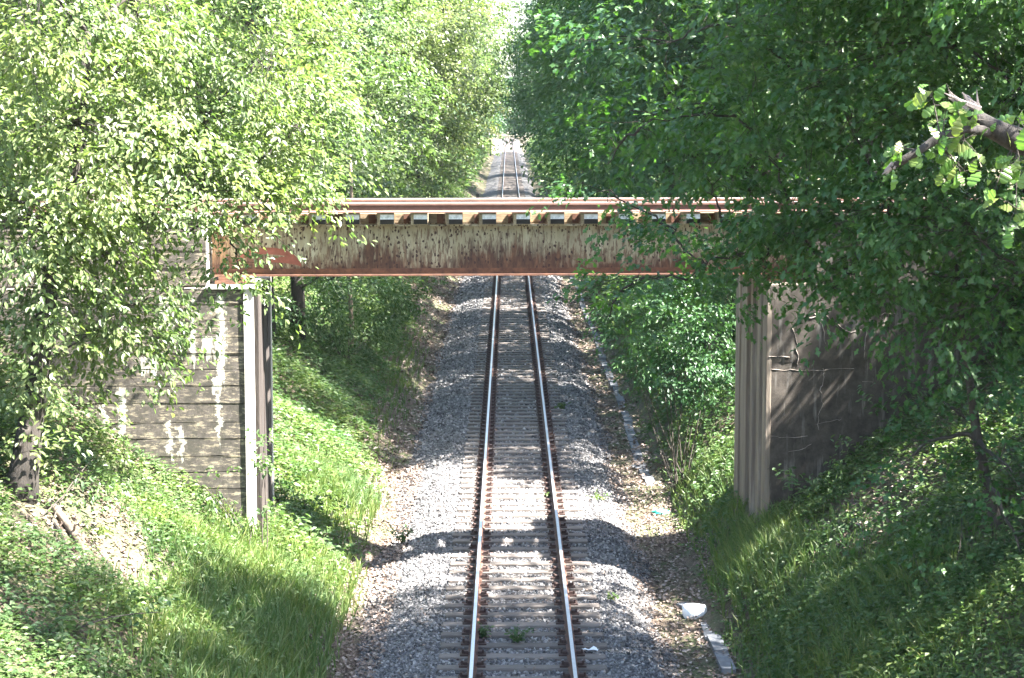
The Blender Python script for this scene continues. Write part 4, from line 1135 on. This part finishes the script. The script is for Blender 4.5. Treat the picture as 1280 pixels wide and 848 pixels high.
# ------------------------------------------------------------------ the broken bough close by on the right, with young leaves
b = Vector((4.2, 11.2, 0)); b.z = float(gz(b.x, b.y))
nb = tag(empty("oak_tree", b), "nearest oak at the right edge with a splintered broken bough and large young leaves", "tree")
bb = np.array(b)
MB().tube([np.array([0, 0, -.3]), np.array([.05, 0, 3]), np.array([0, .05, 5.5]), np.array([-.1, 0, 7.2])], [.22, .19, .16, .13], 9).build("trunk", M['bark_dark'], nb, True)
j = bb + np.array([-.1, 0, 7.0])
A = [j, np.array(pt(1400, 240, 11.2)), np.array(pt(1320, 190, 11.1)), np.array(pt(1270, 175, 11)), np.array(pt(1240, 162, 11)), np.array(pt(1222, 148, 11)), np.array(pt(1208, 135, 11))]
MB().tube(np.array(A) - bb + RNG.normal(0, .006, (7, 3)), [.10, .09, .08, .072, .056, .052, .036], 9).build("bough", M['bark_bough'], nb, True)
sp = MB(); r = np.random.default_rng(95)
for q in range(11):
    e = np.array(pt(1172 + r.uniform(0, 34), 112 + r.uniform(-1, 14) + q * .6, 11 + r.normal(0, .03))); s0 = np.array(A[-2]) * .5 + np.array(A[-1]) * .5 + r.normal(0, .018, 3)
    sp.tube(np.array([s0, (s0 + e) / 2 + r.normal(0, .006, 3), e]) - bb, [.02, .013, .002], 5)
sp.tube(np.array([np.array(pt(1228, 150, 11)), np.array(pt(1222, 128, 11)), np.array(pt(1221, 112, 11))]) - bb, [.014, .008, .002], 5)
sp.build("splintered_end", M['dead_wood'], nb)
Bq = [np.array(pt(1246, 166, 11)), np.array(pt(1205, 160, 10.9)), np.array(pt(1175, 172, 10.85)), np.array(pt(1150, 186, 10.8)), np.array(pt(1128, 200, 10.8)), np.array(pt(1112, 210, 10.8))]
MB().tube(np.array(Bq) - bb + RNG.normal(0, .005, (6, 3)), [.032, .024, .027, .021, .023, .014], 7).build("branch", M['bark_bough'], nb, True)
sp = MB()
for q in range(6):
    e = np.array(pt(1100 + r.uniform(0, 10), 214 + r.uniform(-5, 6), 10.8)); s0 = Bq[-2] * .35 + Bq[-1] * .65 + r.normal(0, .008, 3)
    sp.tube(np.array([s0, (s0 + e) / 2, e]) - bb, [.013, .008, .002], 5)
sp.build("splintered_end", M['dead_wood'], nb)
acc = Acc(); tw = MB()
for (px, py, n, sprd) in ((1195, 135, 9, 22), (1165, 120, 5, 14), (1205, 175, 12, 24), (1185, 195, 8, 20), (1130, 185, 5, 18), (1120, 190, 3, 10), (1265, 215, 9, 20), (1275, 150, 6, 16), (1215, 150, 8, 20), (1240, 250, 4, 18), (1270, 260, 5, 18), (1200, 215, 5, 20), (1180, 150, 6, 22), (1275, 200, 5, 14)):
    c = np.array(pt(px, py, 10.9))
    s0 = min(Bq + A[2:], key=lambda q: np.linalg.norm(q - c))
    tw.tube(bez(s0, (s0 + c) / 2 + r.normal(0, .02, 3), c, 5) - bb, np.linspace(.006, .002, 5), 4, False)
    for i in range(int(n * 1.6)):
        pos = np.array(pt(px + r.normal(0, sprd * .6), py + r.normal(0, sprd * .6), 10.9 + r.normal(0, .09)))[None] - bb
        D = np.array([[r.normal(-.3, .7), r.normal(-.1, .5), r.normal(-.45, .45)]])
        nr = np.array([[r.normal(0, .5), -.8 + r.normal(0, .4), .55 + r.normal(0, .4)]])
        ln = np.array([r.uniform(.055, .135)])
        acc.add(leaves(pos, D, nr, ln, ln * .66, SH_OAKLEAF, .22, .18))
        o = pos[0]; tw.tube([c - bb, (c - bb + o) / 2 + [0, 0, .006], o], [.0018, .0016, .0014], 3, False)
tag(tw.build("twig", M['bark_grey'], nb), kind='stuff')
obj("crown", acc.mesh("crown", M['leaf_young']), nb)
acc = Acc()
for c, ra in (((5.0, 10.5, 11.4), 1.2), ((4.2, 10.9, 10.9), .8), ((6.2, 10.2, 12.2), 1.5), ((4.6, 11.6, 11.6), .9)):
    S, v_ = lobe_points(np.array(c), np.full(3, ra), int(26 * ra * ra), r)
    acc.add(spray_leaves(S - bb, v_, .5 * r.uniform(.6, 1.3, len(S)), 18, .13, .62, SH_LOBED, r, .25, .5))
obj("shade_crown", acc.mesh("shade_crown", M['leaf_oak']), nb)  # unseen leaves above the view, added to shade the broken bough
MB().tube(np.array([j, j + [.3, -.2, 2.2], j + [.5, -.3, 4.6]]) - bb, [.11, .08, .04], 7).build("bough", M['bark_dark'], nb, True)


# ------------------------------------------------------------------ thin summer haze: far trees pale a little
m = bpy.data.materials.new("thin_haze"); m.use_nodes = True
nt = m.node_tree; nt.nodes.remove(nt.nodes["Principled BSDF"])
v = nt.nodes.new("ShaderNodeVolumePrincipled"); v.inputs["Density"].default_value = 0.00007
v.inputs["Color"].default_value = (.86, .92, 1, 1); v.inputs["Anisotropy"].default_value = .2
nt.links.new(v.outputs[0], nt.nodes["Material Output"].inputs["Volume"])
tag(MB().box(-950, 950, -320, 2550, -1.9, 38).build("haze", m), kind='stuff')
